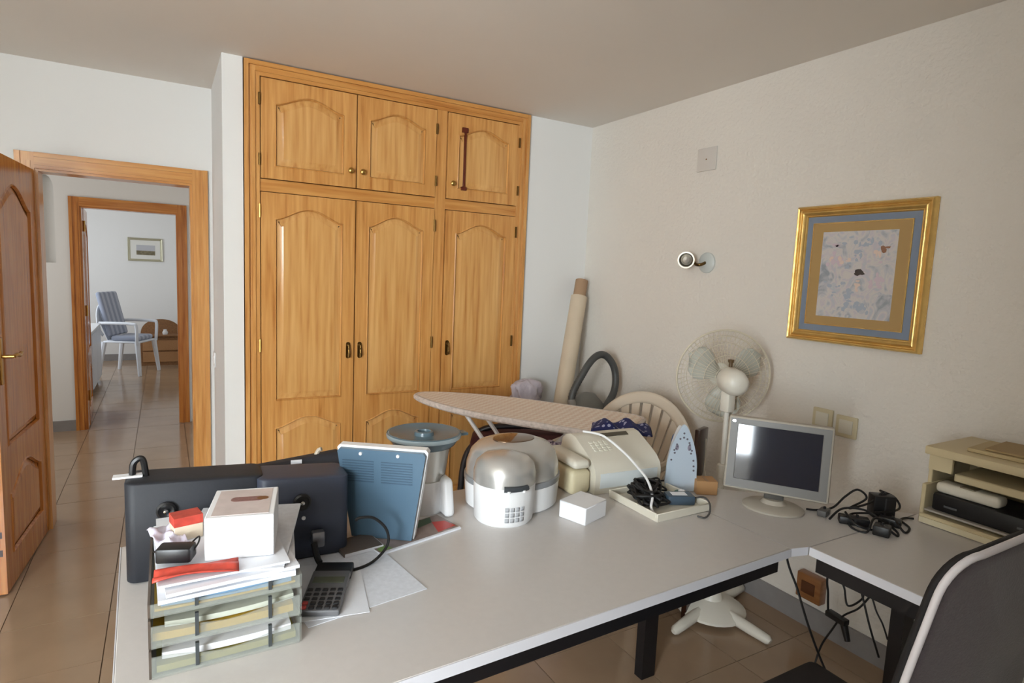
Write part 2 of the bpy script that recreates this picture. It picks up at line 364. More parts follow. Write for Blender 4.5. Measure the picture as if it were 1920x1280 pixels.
# ------------------------------------------------------------------ built-in wardrobe
wr = thing('wardrobe', 'built-in honey pine wardrobe with six arched panel doors', 'wardrobe', (0.338, YW, 0))
WW = 1.582
X0 = lambda x: x - 0.338
bodyw = MB().box(0.02, WW - 0.02, 0.06, 0.62, 0.05, ZC - 0.02)
bodyw.build('body', PINE, wr, smooth=None)
for (a, o1, o2, m1, m2) in ((0.002, 0.002, 0.022, 0.034, 0.052), (WW - 0.072, WW - 0.022, WW - 0.002, WW - 0.052, WW - 0.034)):
    fr = MB().box(a, a + 0.07, -0.012, 0.05, 0, ZC - 0.006).box(o1, o2, -0.024, 0, 0, ZC - 0.006).box(m1, m2, -0.018, 0, 0, ZC - 0.034)
    fr.build('side_frame', PINE, wr, smooth=None)
fr = MB().box(0.072, WW - 0.072, -0.012, 0.05, ZC - 0.070, ZC - 0.006).box(0.022, WW - 0.022, -0.024, 0, ZC - 0.026, ZC - 0.006).box(0.052, WW - 0.052, -0.018, 0, ZC - 0.052, ZC - 0.034)
fr.build('top_frame', PINEH, wr, smooth=None)
MB().box(0.072, WW - 0.072, -0.004, 0.05, 1.815, 1.872).build('middle_rail', PINEH, wr, smooth=None)
MB().box(0.072, WW - 0.072, -0.004, 0.05, 0.0, 0.10).build('plinth', PINEH, wr, smooth=None)
MB().box(X0(1.322), X0(1.384), -0.008, 0.05, 0.10, ZC - 0.07).build('centre_stile', PINE, wr, smooth=None)
cols = [(0.414, 0.874), (0.880, 1.318), (1.389, 1.846)]
for ci, (a, b_) in enumerate(cols):
    w = b_ - a
    s = 0.062
    up = panel_door('upper_door', wr, w, 0.468, [arched(s, w - s, 0.058, 0.408, 0.052)], 0.022, PINE, PINEP, (X0(a), -0.016, 1.876))
    lo = panel_door('lower_door', wr, w, 1.704, [arched(s, w - s, 0.665, 1.640, 0.060), arched(s, w - s, 0.07, 0.580, 0.055)], 0.022, PINE, PINEP, (X0(a), -0.016, 0.106))
    kx = {0: w - 0.030, 1: 0.026, 2: 0.030}[ci]
    kb = MB().lathe([(0.0, 0), (0.006, 0.0), (0.006, 0.010), (0.014, 0.016), (0.015, 0.024), (0.009, 0.030), (0, 0.031)], 14, (kx, 0, 0.083), Matrix.Rotation(R(90), 4, 'X'))
    kb.build('knob', BRASS, up)
    hb = MB().prism(rrect(0.022, 0.088, 0.010, 4), 0, 0.003); hb.xf(Matrix.Translation((kx, 0, 0.918)) @ YUP)
    hb.lathe([(0.0, 0.0), (0.007, 0.0), (0.008, 0.016), (0, 0.018)], 10, (kx, 0, 0.945), Matrix.Rotation(R(90), 4, 'X'))
    hb.build('handle_plate', DBRASS, lo)
    hd = MB().tube(spline([(kx, -0.017, 0.945), (kx, -0.021, 0.925), (kx, -0.022, 0.90), (kx, -0.020, 0.882)]), [0.004] * 10 + [0.006] * 10 + [0.008] * 11, 8)
    hd.build('handle_drop', DBRASS, lo)
    hx = {0: -0.006, 1: w + 0.002, 2: w + 0.003}[ci]
    for z in (0.25, 0.92, 1.58): MB().lathe([(0.006, 0), (0.006, 0.065)], 8, (hx, -0.004, z)).build('hinge', BRASS if ci == 0 else DBRASS, lo)
    for z in (0.06, 0.34): MB().lathe([(0.006, 0), (0.006, 0.055)], 8, (hx, -0.004, z)).build('hinge', DBRASS, up)
    if ci == 2:
        REDW = mat('dark_red_wood', (96, 34, 12), 0.5)
        rd = MB().box(0.098, 0.108, -0.010, 0.004, 0.075, 0.382).box(0.082, 0.116, -0.014, 0.004, 0.372, 0.398).box(0.086, 0.116, -0.014, 0.004, 0.052, 0.072)
        o = rd.build('batten', REDW, up, smooth=None); o['label'] = 'dark red-brown strip with square ends'

# ------------------------------------------------------------------ desks
dk = thing('office_desk', 'long beige laminate desk with black steel frame, covered in appliances', 'desk', (-0.08, 0.922, 0), 1.8)
DL = 1.572; DD = 0.80
MB().rbox(0, DL, 0.002, DD, 0.715, 0.74, 0.002, 1).build('tabletop', LAM, dk)
MB().box(0, DL, 0, 0.002, 0.7155, 0.7395).build('edge_band', LAME, dk, smooth=None)
MB().box(-0.002, 0, 0, DD, 0.7155, 0.7395).build('edge_band', LAME, dk, smooth=None)
MB().box(0.05, DL - 0.02, 0.022, 0.055, 0.668, 0.715).build('front_beam', BLACKM, dk, smooth=None)
MB().box(0.05, DL - 0.05, DD - 0.06, DD - 0.03, 0.668, 0.715).build('rear_beam', BLACKM, dk, smooth=None)
MB().box(0.05, 0.10, 0.08, DD - 0.08, 0.0, 0.03).build('foot', BLACKM, dk, smooth=None)
MB().box(0.05, 0.10, 0.36, 0.43, 0.03, 0.668).build('leg', BLACKM, dk, smooth=None)
MB().box(0.05, 0.10, 0.055, DD - 0.06, 0.668, 0.715).build('cross_beam', BLACKM, dk, smooth=None)

ck = thing('desk_corner_link', 'beige corner top linking the two desks under the monitor', 'desk', (1.5, 1.2, 0))
pc = [(1.494, 0.974), (1.550, 0.960), (2.12, 0.960), (1.472, 1.62)]
pc = [(x - 1.5, y - 1.2) for x, y in pc]
MB().prism(pc, 0.716, 0.7395).build('tabletop', LAM, ck, smooth=None)
MB().add([(-0.006, -0.2265, 0.7155), (0.050, -0.2405, 0.7155), (0.050, -0.2405, 0.739), (-0.006, -0.2265, 0.739)], [(0, 1, 2, 3)]).build('edge_band', LAME, ck, smooth=None)
MB().box(-0.005, 0.058, 0.31, 0.35, 0.0, 0.716).build('leg', BLACKM, ck, smooth=None)

d3 = thing('side_desk', 'beige laminate desk along the right wall, carrying the paper rack', 'desk', (1.552, -0.13, 0))
MB().rbox(0.002, 0.80, 0, 1.087, 0.715, 0.74, 0.002, 1).build('tabletop', LAM, d3)
MB().box(0, 0.002, 0, 1.087, 0.7155, 0.7395).build('edge_band', LAME, d3, smooth=None)
MB().box(0.018, 0.05, 0.03, 1.075, 0.668, 0.715).build('front_beam', BLACKM, d3, smooth=None)
MB().box(0.74, 0.77, 0.03, 1.05, 0.668, 0.715).build('rear_beam', BLACKM, d3, smooth=None)
MB().box(0.40, 0.46, 1.01, 1.05, 0.0, 0.668).build('leg', BLACKM, d3, smooth=None)
MB().box(0.05, 0.74, 1.01, 1.05, 0.668, 0.715).build('cross_beam', BLACKM, d3, smooth=None)
MB().box(0.40, 0.46, 0.05, 0.09, 0.0, 0.668).build('leg', BLACKM, d3, smooth=None)
MB().box(0.05, 0.74, 0.05, 0.09, 0.668, 0.715).build('cross_beam', BLACKM, d3, smooth=None)
ZD = 0.7402


# ------------------------------------------------------------------ right wall: picture, lamp, plates
GOLD = mat('gilt_frame', (238, 198, 120), 0.27, 0.7, bump=(45, 0.35, 0.004), var=(25, 0.2))
BLUEMAT = mat('blue_grey_mount', (128, 140, 158), 0.8)
TANMAT = mat('old_gold_mount', (176, 144, 92), 0.6)
def art_material():
    ma = bpy.data.materials.new('pastel_watercolour'); ma.use_nodes = True; nt = ma.node_tree; L = nt.links; b = nt.nodes['Principled BSDF']; b.inputs['Roughness'].default_value = 0.5
    tc = nt.nodes.new('ShaderNodeTexCoord'); n = nt.nodes.new('ShaderNodeTexNoise'); n.inputs['Scale'].default_value = 16; n.inputs['Detail'].default_value = 6; n.inputs['Distortion'].default_value = 1.5
    L.new(tc.outputs['Object'], n.inputs['Vector'])
    r = nt.nodes.new('ShaderNodeValToRGB'); e = r.color_ramp.elements
    e[0].position = 0.3; e[0].color = srgb(150, 156, 164); e[1].position = 0.72; e[1].color = srgb(216, 204, 200)
    for p, c in ((0.42, (190, 190, 194)), (0.5, (208, 202, 196)), (0.58, (198, 190, 196)), (0.66, (184, 190, 194))):
        k = e.new(p); k.color = srgb(*c)
    L.new(n.outputs['Fac'], r.inputs['Fac']); L.new(r.outputs['Color'], b.inputs['Base Color']); return ma
pic = thing('framed_picture', 'gilt framed pastel watercolour with blue mount on the right wall', 'picture', (XR - 0.002, 1.397, 1.237))
# local: y across, z up, front towards -x
def rect_frame(y0, y1, z0, z1, w, xa, xb):
    """four mitred sides; profile rises from xa at the outer edge to xb"""
    out = []
    o = [(y0, z0), (y1, z0), (y1, z1), (y0, z1)]
    prof = [(0, 0.0), (0, xa), (0.07, xb * 0.9), (0.16, xb), (0.28, xb * 0.92), (0.34, xb * 0.72), (0.42, xb * 0.68), (0.52, xb * 0.8), (0.64, xb * 0.82), (0.76, xb * 0.7), (0.84, xb * 0.52), (0.92, xb * 0.5), (1.0, xb * 0.38), (1.0, 0.0)]
    cy, cz = (y0 + y1) / 2, (z0 + z1) / 2
    for s in range(4):
        a, b = o[s], o[(s + 1) % 4]; vs = []; fs = []
        for (t, d) in prof:
            for q in (a, b):
                vs.append((-d, q[0] + (w * t if q[0] < cy else -w * t), q[1] + (w * t if q[1] < cz else -w * t)))
        for k in range(len(prof) - 1): fs.append((2 * k, 2 * k + 1, 2 * k + 3, 2 * k + 2))
        out.append(MB().add(vs, fs))
    return out
for s in rect_frame(-0.27, 0.27, 0, 0.566, 0.046, 0.022, 0.034): s.build('frame_side', GOLD, pic, smooth=35)
MB().box(-0.012, -0.002, -0.226, 0.226, 0.044, 0.522).build('mount', BLUEMAT, pic, smooth=None)
for (y0, y1, z0, z1) in ((-0.194, 0.194, 0.076, 0.110), (-0.194, 0.194, 0.456, 0.490), (-0.194, -0.150, 0.110, 0.456), (0.150, 0.194, 0.110, 0.456)):
    MB().box(-0.0148, -0.012, y0, y1, z0, z1).build('inner_mount', TANMAT, pic, smooth=None)
for (y0, y1, z0, z1) in ((-0.198, 0.198, 0.072, 0.076), (-0.198, 0.198, 0.490, 0.494), (-0.198, -0.194, 0.076, 0.490), (0.194, 0.198, 0.076, 0.490)):
    MB().box(-0.0160, -0.012, y0, y1, z0, z1).build('gold_fillet', GOLD, pic, smooth=None)
MB().box(-0.0145, -0.0118, -0.152, 0.152, 0.106, 0.460).build('painting', art_material(), pic, smooth=None)
INK = mat('dark_ink', (70, 62, 58), 0.7); INKP = mat('pink_wash', (206, 188, 196), 0.7); INKB = mat('brown_wash', (150, 108, 84), 0.7); INKG = mat('grey_blue_wash', (170, 178, 190), 0.7); INKC = mat('skin_wash', (222, 200, 186), 0.7)
def flat_blob(pts, ma, d, nm):       # y/z outline laid on the sheet
    b = MB().prism(pts, d, d + 0.0006); b.xf(Matrix(((0, 0, -1, 0), (1, 0, 0, 0), (0, 1, 0, 0), (0, 0, 0, 1)))); b.build(nm, ma, pic, smooth=None)
def ell(cy, cz, ry, rz, n=14, j=0.15):
    return [(cy + ry * math.cos(2 * math.pi * k / n) * random.uniform(1 - j, 1 + j), cz + rz * math.sin(2 * math.pi * k / n) * random.uniform(1 - j, 1 + j)) for k in range(n)]
flat_blob(ell(-0.015, 0.292, 0.022, 0.011, j=0.3), INK, 0.0146, 'brush_mark')
rnp = random.Random(33)
for (cy, cz, sy, sz, ma, n) in ((0.05, 0.225, 0.05, 0.05, INKG, 16), (-0.085, 0.27, 0.02, 0.06, INKP, 12), (-0.085, 0.365, 0.012, 0.014, INKC, 4), (-0.10, 0.385, 0.016, 0.008, INKB, 4), (-0.01, 0.235, 0.012, 0.045, INKC, 7), (0.05, 0.335, 0.05, 0.010, INKC, 8), (0.0, 0.35, 0.03, 0.03, INKG, 8), (0.02, 0.15, 0.11, 0.02, INKG, 14), (0.0, 0.41, 0.12, 0.03, INKG, 12), (0.09, 0.36, 0.03, 0.05, INKP, 10)):
    for k in range(n):
        flat_blob(ell(cy + rnp.gauss(0, sy * 0.55), cz + rnp.gauss(0, sz * 0.55), rnp.uniform(0.004, 0.012), rnp.uniform(0.003, 0.012), 8, 0.35), ma, 0.0146 + 0.00002 * k, 'brush_mark')

sp = thing('wall_spotlight', 'small chrome wall spotlight on a pale round base', 'lamp', (XR - 0.001, 2.17, 1.565))
MX = Matrix.Rotation(R(-90), 4, 'Y')
MB().lathe([(0.052, 0), (0.052, 0.008), (0.046, 0.014), (0.02, 0.018), (0, 0.018)], 24, (0, 0, 0), MX).build('base', mat('pale_enamel', (206, 210, 206), 0.4), sp)
MB().tube(spline([(-0.015, 0, 0), (-0.05, 0.0, -0.012), (-0.055, 0.025, -0.01), (-0.06, 0.045, 0.01)]), 0.008, 8).build('arm', DBRASS, sp)
hm = face_matrix((-0.72, -0.62, -0.1)); hm.translation = Vector((-0.085, 0.062, 0.012))
MB().lathe([(0.0, -0.06), (0.018, -0.06), (0.03, -0.03), (0.038, 0.0), (0.042, 0.03), (0.035, 0.03), (0.030, 0.0), (0.022, -0.02)], 24, M=hm).build('lamp_head', mat('nickel', (150, 142, 130), 0.35, 1.0), sp)
MB().lathe([(0.0, 0.022), (0.016, 0.018), (0.028, 0.0), (0.02, -0.01), (0, -0.01)], 18, M=hm).build('bulb', mat('mirror_bulb', (226, 222, 214), 0.08, 0.6), sp)

vp = thing('vent_plate', 'square white cover plate high on the right wall', 'cover plate', (XR - 0.001, 2.222, 2.028))
MB().rbox(-0.007, 0, -0.062, 0.062, 0, 0.115, 0.003).build('plate', mat('plate_white', (214, 208, 200), 0.5), vp)
MB().lathe([(0.004, 0), (0.004, 0.002)], 8, (-0.007, 0, 0.057), MX).build('screw', CHROME, vp)
for (y, z, ww, nm, lb) in ((1.372, 0.862, 0.088, 'socket_plate', 'cream double switch plate on the wall right of the monitor'), (1.475, 0.872, 0.088, 'socket_plate', 'cream socket plate half hidden behind the monitor top')):
    so = thing(nm, lb, 'socket', (XR - 0.001, y, z))
    MB().rbox(-0.012, 0, -ww / 2, ww / 2, 0, 0.088, 0.004).build('plate', CREAMD, so)
    MB().rbox(-0.016, -0.011, -0.028, 0.028, 0.016, 0.072, 0.002).build('rocker', CREAM, so)
js = thing('junction_box', 'orange-brown wooden junction box low on the wall under the side desk', 'junction box', (XR - 0.001, 1.44, 0.135))
MB().rbox(-0.045, 0, -0.055, 0.055, 0, 0.11, 0.004).build('body', wood('orange_wood', (124, 76, 40), (142, 92, 52), (156, 106, 64), 'Y'), js)
MB().rbox(-0.05, -0.044, -0.03, 0.03, 0.03, 0.08, 0.002).build('lid', mat('brown_bakelite', (92, 52, 26), 0.4), js)
sw = thing('light_switch', 'small white light switch on the side of the pillar', 'switch', (0.2465, 3.79, 0.865))
MB().rbox(-0.008, 0, -0.04, 0.04, 0, 0.085, 0.003).build('plate', WPLA, sw)
MB().rbox(-0.012, -0.007, -0.02, 0.02, 0.02, 0.065, 0.002).build('rocker', WPLA, sw)

# ------------------------------------------------------------------ pedestal fan (seen from behind)
IVORY = mat('ivory_plastic', (234, 229, 216), 0.35); WIRE = mat('cream_wire', (216, 206, 184), 0.4); BLADE = mat('pale_green_blade', (216, 216, 204), 0.3, alpha=0.6)
fan = thing('pedestal_fan', 'cream pedestal fan with wire grille turned towards the wall', 'fan', (2.09, 1.72, 0))
MB().lathe([(0.15, 0.02), (0.15, 0.03), (0.12, 0.05), (0.05, 0.075), (0.032, 0.12), (0.026, 0.125), (0, 0.125)], 28).build('base_dome', IVORY, fan)
for k, (dx, dy) in enumerate(((-0.285, -0.06), (0.025, -0.29), (0.285, 0.06), (-0.025, 0.29))):
    v = Vector((dx, dy, 0)); p = v.normalized().cross(Vector((0, 0, 1))) * 0.026
    b = MB().tube([(v.x * 0.25, v.y * 0.25, 0.035), (v.x * 0.7, v.y * 0.7, 0.026), (v.x * 0.96, v.y * 0.96, 0.022), (v.x, v.y, 0.018)], [0.026, 0.023, 0.02, 0.012], 10)
    b.build('base_leg', IVORY, fan)
MB().lathe([(0.017, 0.12), (0.017, 0.62), (0.022, 0.625), (0.022, 0.68), (0.017, 0.685)], 14).build('lower_pole', IVORY, fan)
MB().lathe([(0.011, 0.68), (0.011, 0.93)], 12).build('upper_pole', mat('pole_white', (232, 228, 218), 0.3), fan)
MB().rbox(-0.022, 0.022, -0.024, 0.024, 0.915, 1.015, 0.008).build('neck', IVORY, fan)
ax = Vector((0.50, 0.866, 0.03)).normalized()
A = face_matrix(ax); A.translation = Vector((0, 0, 1.055))
MB().lathe([(0.0, -0.115), (0.03, -0.112), (0.048, -0.095), (0.056, -0.06), (0.056, 0.0), (0.05, 0.02), (0, 0.02)], 24, M=A).build('motor_housing', IVORY, fan)
kb = MB().tube([(0, 0, 1.10), (0, 0, 1.135)], 0.008, 10); kb.lathe([(0.012, 0), (0.014, 0.012), (0, 0.014)], 12, (0, 0, 1.13)); kb.build('oscillation_knob', mat('brown_knob', (96, 74, 44), 0.4), fan)
RF = 0.205
def grille(name, zc, bulge):
    b = MB(); n = 54
    for k in range(n):
        a = 2 * math.pi * k / n; c, s = math.cos(a), math.sin(a)
        b.tube([A @ Vector((r * c, r * s, zc + bulge * (1 - (r / RF) ** 4))) for r in (0.05, 0.10, 0.15, 0.185, RF)], 0.0010, 4)
    for r in (0.05, 0.10, 0.15, 0.18):
        b.tube([A @ Vector((r * math.cos(2 * math.pi * k / 40), r * math.sin(2 * math.pi * k / 40), zc + bulge * (1 - (r / RF) ** 4))) for k in range(40)], 0.0014, 5, closed=True)
    return b.build(name, WIRE, fan)
grille('rear_grille', 0.075, -0.045); grille('front_grille', 0.080, 0.055)
MB().tube([A @ Vector((RF * math.cos(2 * math.pi * k / 64), RF * math.sin(2 * math.pi * k / 64), 0.078)) for k in range(64)], 0.0045, 8, closed=True).build('grille_rim', WIRE, fan)
MB().lathe([(0, 0.145), (0.045, 0.142), (0.05, 0.13)], 24, M=A).build('grille_badge', IVORY, fan)
MB().lathe([(0.03, 0.03), (0.03, 0.085), (0.02, 0.10), (0, 0.10)], 18, M=A).build('hub', BLADE, fan)
for k in range(3):
    a0 = R(28 + 120 * k); b = MB()
    def bl(u, v, a0=a0):
        r = 0.028 + 0.155 * v; wdt = 0.10 + 0.62 * math.sin(math.pi * min(1, 0.15 + 0.75 * v)) ** 0.8
        if v > 0.8: wdt *= math.sqrt(max(0.02, 1 - ((v - 0.8) / 0.2) ** 2))
        a = a0 + (u - 0.5) * wdt * 1.7
        return A @ Vector((r * math.cos(a), r * math.sin(a), 0.068 + 0.022 * (u - 0.5) * 2))
    b.grid(bl, 8, 10); b.build('blade', BLADE, fan, solid=0.002)

# ------------------------------------------------------------------ behind the desk
# rolled blind in the corner
a = Vector((1.90, 2.82, 0.0)); d = Vector((2.322, 3.125, 1.445)) - a; L_ = d.length; d.normalize()
rl = thing('rolled_paper', 'cream cardboard roll leaning in the corner with a brown core', 'roll', tuple(a))
MB().tube([d * 0.02, d * (L_ - 0.11)], 0.052, 20).build('roll', mat('cream_roll', (214, 196, 170), 0.6, var=(8, 0.08)), rl)
MB().tube([d * (L_ - 0.16), d * L_], 0.040, 18).build('core', mat('brown_cardboard', (170, 138, 108), 0.8), rl)

# vacuum cleaner with hose loop
vc = thing('vacuum_cleaner', 'grey vacuum cleaner with its hose looped upright in the corner', 'vacuum', (2.10, 2.72, 0))
RUB = mat('dark_grey_hose', (78, 78, 76), 0.45); VAC = mat('vacuum_grey', (112, 110, 104), 0.4)
MB().lathe([(0.10, 0.0), (0.13, 0.05), (0.14, 0.3), (0.135, 0.6), (0.11, 0.74), (0.05, 0.80), (0, 0.81)], 24, sx=1.0, sy=0.85).build('body', VAC, vc)
hp = spline([(-0.02, -0.06, 0.66), (-0.105, 0.0, 0.765), (-0.03, 0.0, 0.925), (0.045, 0.0, 1.01), (0.115, 0.0, 1.02), (0.172, -0.01, 0.965), (0.192, -0.02, 0.885), (0.165, -0.04, 0.80), (0.08, -0.07, 0.72), (0.03, -0.08, 0.66)], 22)
MB().tube(hp, [0.0195 + (0.0022 if i % 2 else 0) for i in range(len(hp))], 12).build('hose', RUB, vc, smooth=80)
MB().tube(hp[14:24], 0.024, 12).build('hose_cuff', mat('cuff_grey', (150, 146, 138), 0.4), vc)

# plastic bag standing in the corner
def blob(rx, ry, z0, z1, j, n=22, m=16, seed=1, flat=0.55):
    rn = random.Random(seed); b = MB(); ph = [rn.uniform(0, 6.28) for _ in range(8)]
    def fn(u, v):
        a = 2 * math.pi * u; t = math.pi * (v - 0.5)
        k = 1 + j * (math.sin(3 * a + ph[0]) * math.cos(2 * t + ph[1]) + 0.6 * math.sin(7 * a + ph[2] + 3 * t) + 0.5 * math.sin(11 * a + ph[3]) * math.sin(6 * t + ph[4]))
        c = math.copysign(abs(math.cos(t)) ** flat, 1); s_ = math.sin(t); s_ = math.copysign(abs(s_) ** 0.8, s_)
        return (rx * c * k * math.cos(a), ry * c * k * math.sin(a), (z0 + z1) / 2 + (z1 - z0) / 2 * s_ * (1 + 0.3 * j * math.sin(5 * a + ph[5])))
    b.grid(fn, n * 2, m); return b
bgp = thing('plastic_bag', 'crumpled lavender plastic bag between wardrobe and corner roll', 'bag', (1.91, 3.07, 0.0))
blob(0.105, 0.085, 0.0, 0.77, 0.06, seed=3, flat=0.35).build('bag_body', mat('lavender_film', (196, 186, 194), 0.3, bump=(30, 0.6, 0.01)), bgp, smooth=60)
blob(0.10, 0.06, 0.68, 0.83, 0.16, seed=5).build('bag_top', mat('lavender_film', (196, 186, 194)), bgp, smooth=60)

# ironing board
ib = thing('ironing_board', 'ironing board with quilted beige cover and white tubular legs', 'ironing board', (1.108, 2.802, 0), math.degrees(math.atan2(-0.833, 0.553)))
# local x from the tip to the square end, board top at z = .85
IL = 1.10
def outline(off=0.0, n=16):
    pts = []
    for k in range(n + 1):
        t = k / n; x = IL * 0.55 * t; wv = 0.200 * math.sin(math.pi / 2 * min(1, (t * 1.02 + 0.015))) ** 0.62 + off; pts.append((x - off * (1 - t), wv))
    pts += [(IL * 0.9, 0.2 + off), (IL * 0.97, 0.185 + off), (IL + off, 0.14)]
    return pts + [(x, -w) for x, w in reversed(pts)]
COV = bpy.data.materials.new('quilted_cover'); COV.use_nodes = True
nt = COV.node_tree; b = nt.nodes['Principled BSDF']; b.inputs['Roughness'].default_value = 0.85
tc = nt.nodes.new('ShaderNodeTexCoord'); mp = nt.nodes.new('ShaderNodeMapping'); mp.inputs['Rotation'].default_value = (0, 0, R(45)); nt.links.new(tc.outputs['Object'], mp.inputs[0])
ch = nt.nodes.new('ShaderNodeTexChecker'); ch.inputs['Scale'].default_value = 44; ch.inputs['Color1'].default_value = srgb(246, 234, 220); ch.inputs['Color2'].default_value = srgb(234, 214, 196)
nt.links.new(mp.outputs[0], ch.inputs['Vector']); nt.links.new(ch.outputs['Color'], b.inputs['Base Color'])
MB().prism(outline(), 0.832, 0.85).build('board', COV, ib, smooth=None)
pts = [(x, y, 0.836) for x, y in outline(0.004)]
SK = mat('cover_skirt', (230, 218, 210), 0.8, var=(70, 0.3))
MB().tube(spline(pts, 3, closed=True), 0.015, 8, closed=True).build('cover_edge', SK, ib)
MB().box(0.22, 1.0, -0.11, -0.09, 0.81, 0.832).box(0.22, 1.0, 0.09, 0.11, 0.81, 0.832).build('rail', WPLA, ib, smooth=None)
for s in (-0.07, 0.07): MB().tube([(0.30, s, 0.815), (1.02, s, 0.018)], 0.010, 10).build('leg', WPLA, ib)
for s in (-0.11, 0.11): MB().tube([(0.86, s, 0.815), (0.14, s, 0.018)], 0.010, 10).build('leg', WPLA, ib)
MB().tube([(1.03, -0.17, 0.016), (1.03, 0.17, 0.016)], 0.011, 10).build('foot_bar', WPLA, ib)
MB().tube([(0.13, -0.19, 0.016), (0.13, 0.19, 0.016)], 0.011, 10).build('foot_bar', WPLA, ib)
for x, y in ((1.03, -0.18), (1.03, 0.18), (0.13, -0.2), (0.13, 0.2)): MB().tube([(x, y - 0.02, 0.016), (x, y + 0.02, 0.016)], 0.016, 10).build('foot_cap', BLACKP, ib)

# dark things under the board
sc = thing('suitcase', 'dark maroon soft suitcase standing under the ironing board', 'suitcase', (1.68, 2.68, 0), -30)
MB().rbox(-0.30, 0.30, -0.11, 0.11, 0.02, 0.62, 0.05, 4).build('shell', mat('maroon_fabric', (72, 28, 32), 0.8), sc)
MB().tube(spline([(-0.27, 0, 0.60), (-0.2, 0, 0.64), (0.0, 0, 0.655), (0.2, 0, 0.64), (0.27, 0, 0.60)]), 0.016, 10).build('rim', mat('black_rim', (30, 28, 32), 0.35), sc)
for s in (-0.2, 0.2): MB().rbox(s - 0.03, s + 0.03, -0.08, 0.08, 0.0, 0.025, 0.004).build('foot', BLACKP, sc)
MB().tube(spline([(-0.09, 0, 0.655), (-0.06, 0, 0.69), (0.06, 0, 0.69), (0.09, 0, 0.655)]), 0.009, 8).build('handle', BLACKP, sc)
bk = thing('garden_hose', 'black rubber hose arching in front of the wardrobe under the ironing board', 'hose', (1.70, 3.05, 0))
bp_ = spline([(-0.22, 0.0, 0.0), (-0.225, 0.0, 0.22), (-0.19, 0.0, 0.42), (-0.06, 0.0, 0.53), (0.05, -0.02, 0.57), (0.13, -0.09, 0.50), (0.09, -0.14, 0.25), (0.06, -0.15, 0.0)])
MB().tube(bp_, 0.018, 10).build('tube', mat('black_rubber', (46, 42, 44), 0.5), bk)
# patterned cloths
def cloth(name, label, cx, cy, w, d_, h, z0, ma, rz, seed, wav=0.012):
    t = thing(name, label, 'cloth', (cx, cy, z0), rz); rn = random.Random(seed); ph = [rn.uniform(0, 6.28) for _ in range(6)]
    def fn(u, v):
        x = (u - 0.5) * w; y = (v - 0.5) * d_; e = min(1, 5 * min(u, 1 - u, v, 1 - v))
        return (x, y, h * e ** 0.6 * (0.75 + 0.25 * math.sin(5 * u + ph[0]) * math.sin(4 * v + ph[1])) + wav * math.sin(16 * u + ph[2] + 3 * v) * e)
    MB().grid(fn, 28, 20).build('fabric', ma, t, smooth=70, solid=0.004); return t
def spotted(name, base, spots, scale, th=0.45):
    ma = bpy.data.materials.new(name); ma.use_nodes = True; nt = ma.node_tree; b = nt.nodes['Principled BSDF']; b.inputs['Roughness'].default_value = 0.85
    tc = nt.nodes.new('ShaderNodeTexCoord'); v = nt.nodes.new('ShaderNodeTexVoronoi'); v.inputs['Scale'].default_value = scale; nt.links.new(tc.outputs['Object'], v.inputs['Vector'])
    r = nt.nodes.new('ShaderNodeValToRGB'); r.color_ramp.interpolation = 'CONSTANT'; e = r.color_ramp.elements
    e[0].color = srgb(*spots); e[1].position = th; e[1].color = srgb(*base); nt.links.new(v.outputs['Distance'], r.inputs['Fac']); nt.links.new(r.outputs['Color'], b.inputs['Base Color']); return ma
NAVY = spotted('navy_print', (34, 42, 96), (168, 170, 196), 42, 0.3); LILAC = spotted('lilac_print', (178, 166, 178), (70, 52, 78), 36, 0.35)
cloth('folded_cloth', 'navy patterned cloth heaped on the end of the ironing board', 1.605, 1.835, 0.24, 0.15, 0.030, 0.8535, NAVY, -40, 4)
lb = thing('laundry_heap', 'lilac and dark patterned laundry piled under the ironing board', 'laundry', (1.353, 1.955, 0.0), -50)
blob(0.105, 0.10, 0.0, 0.79, 0.06, seed=11, flat=0.4).build('heap', LILAC, lb, smooth=60)

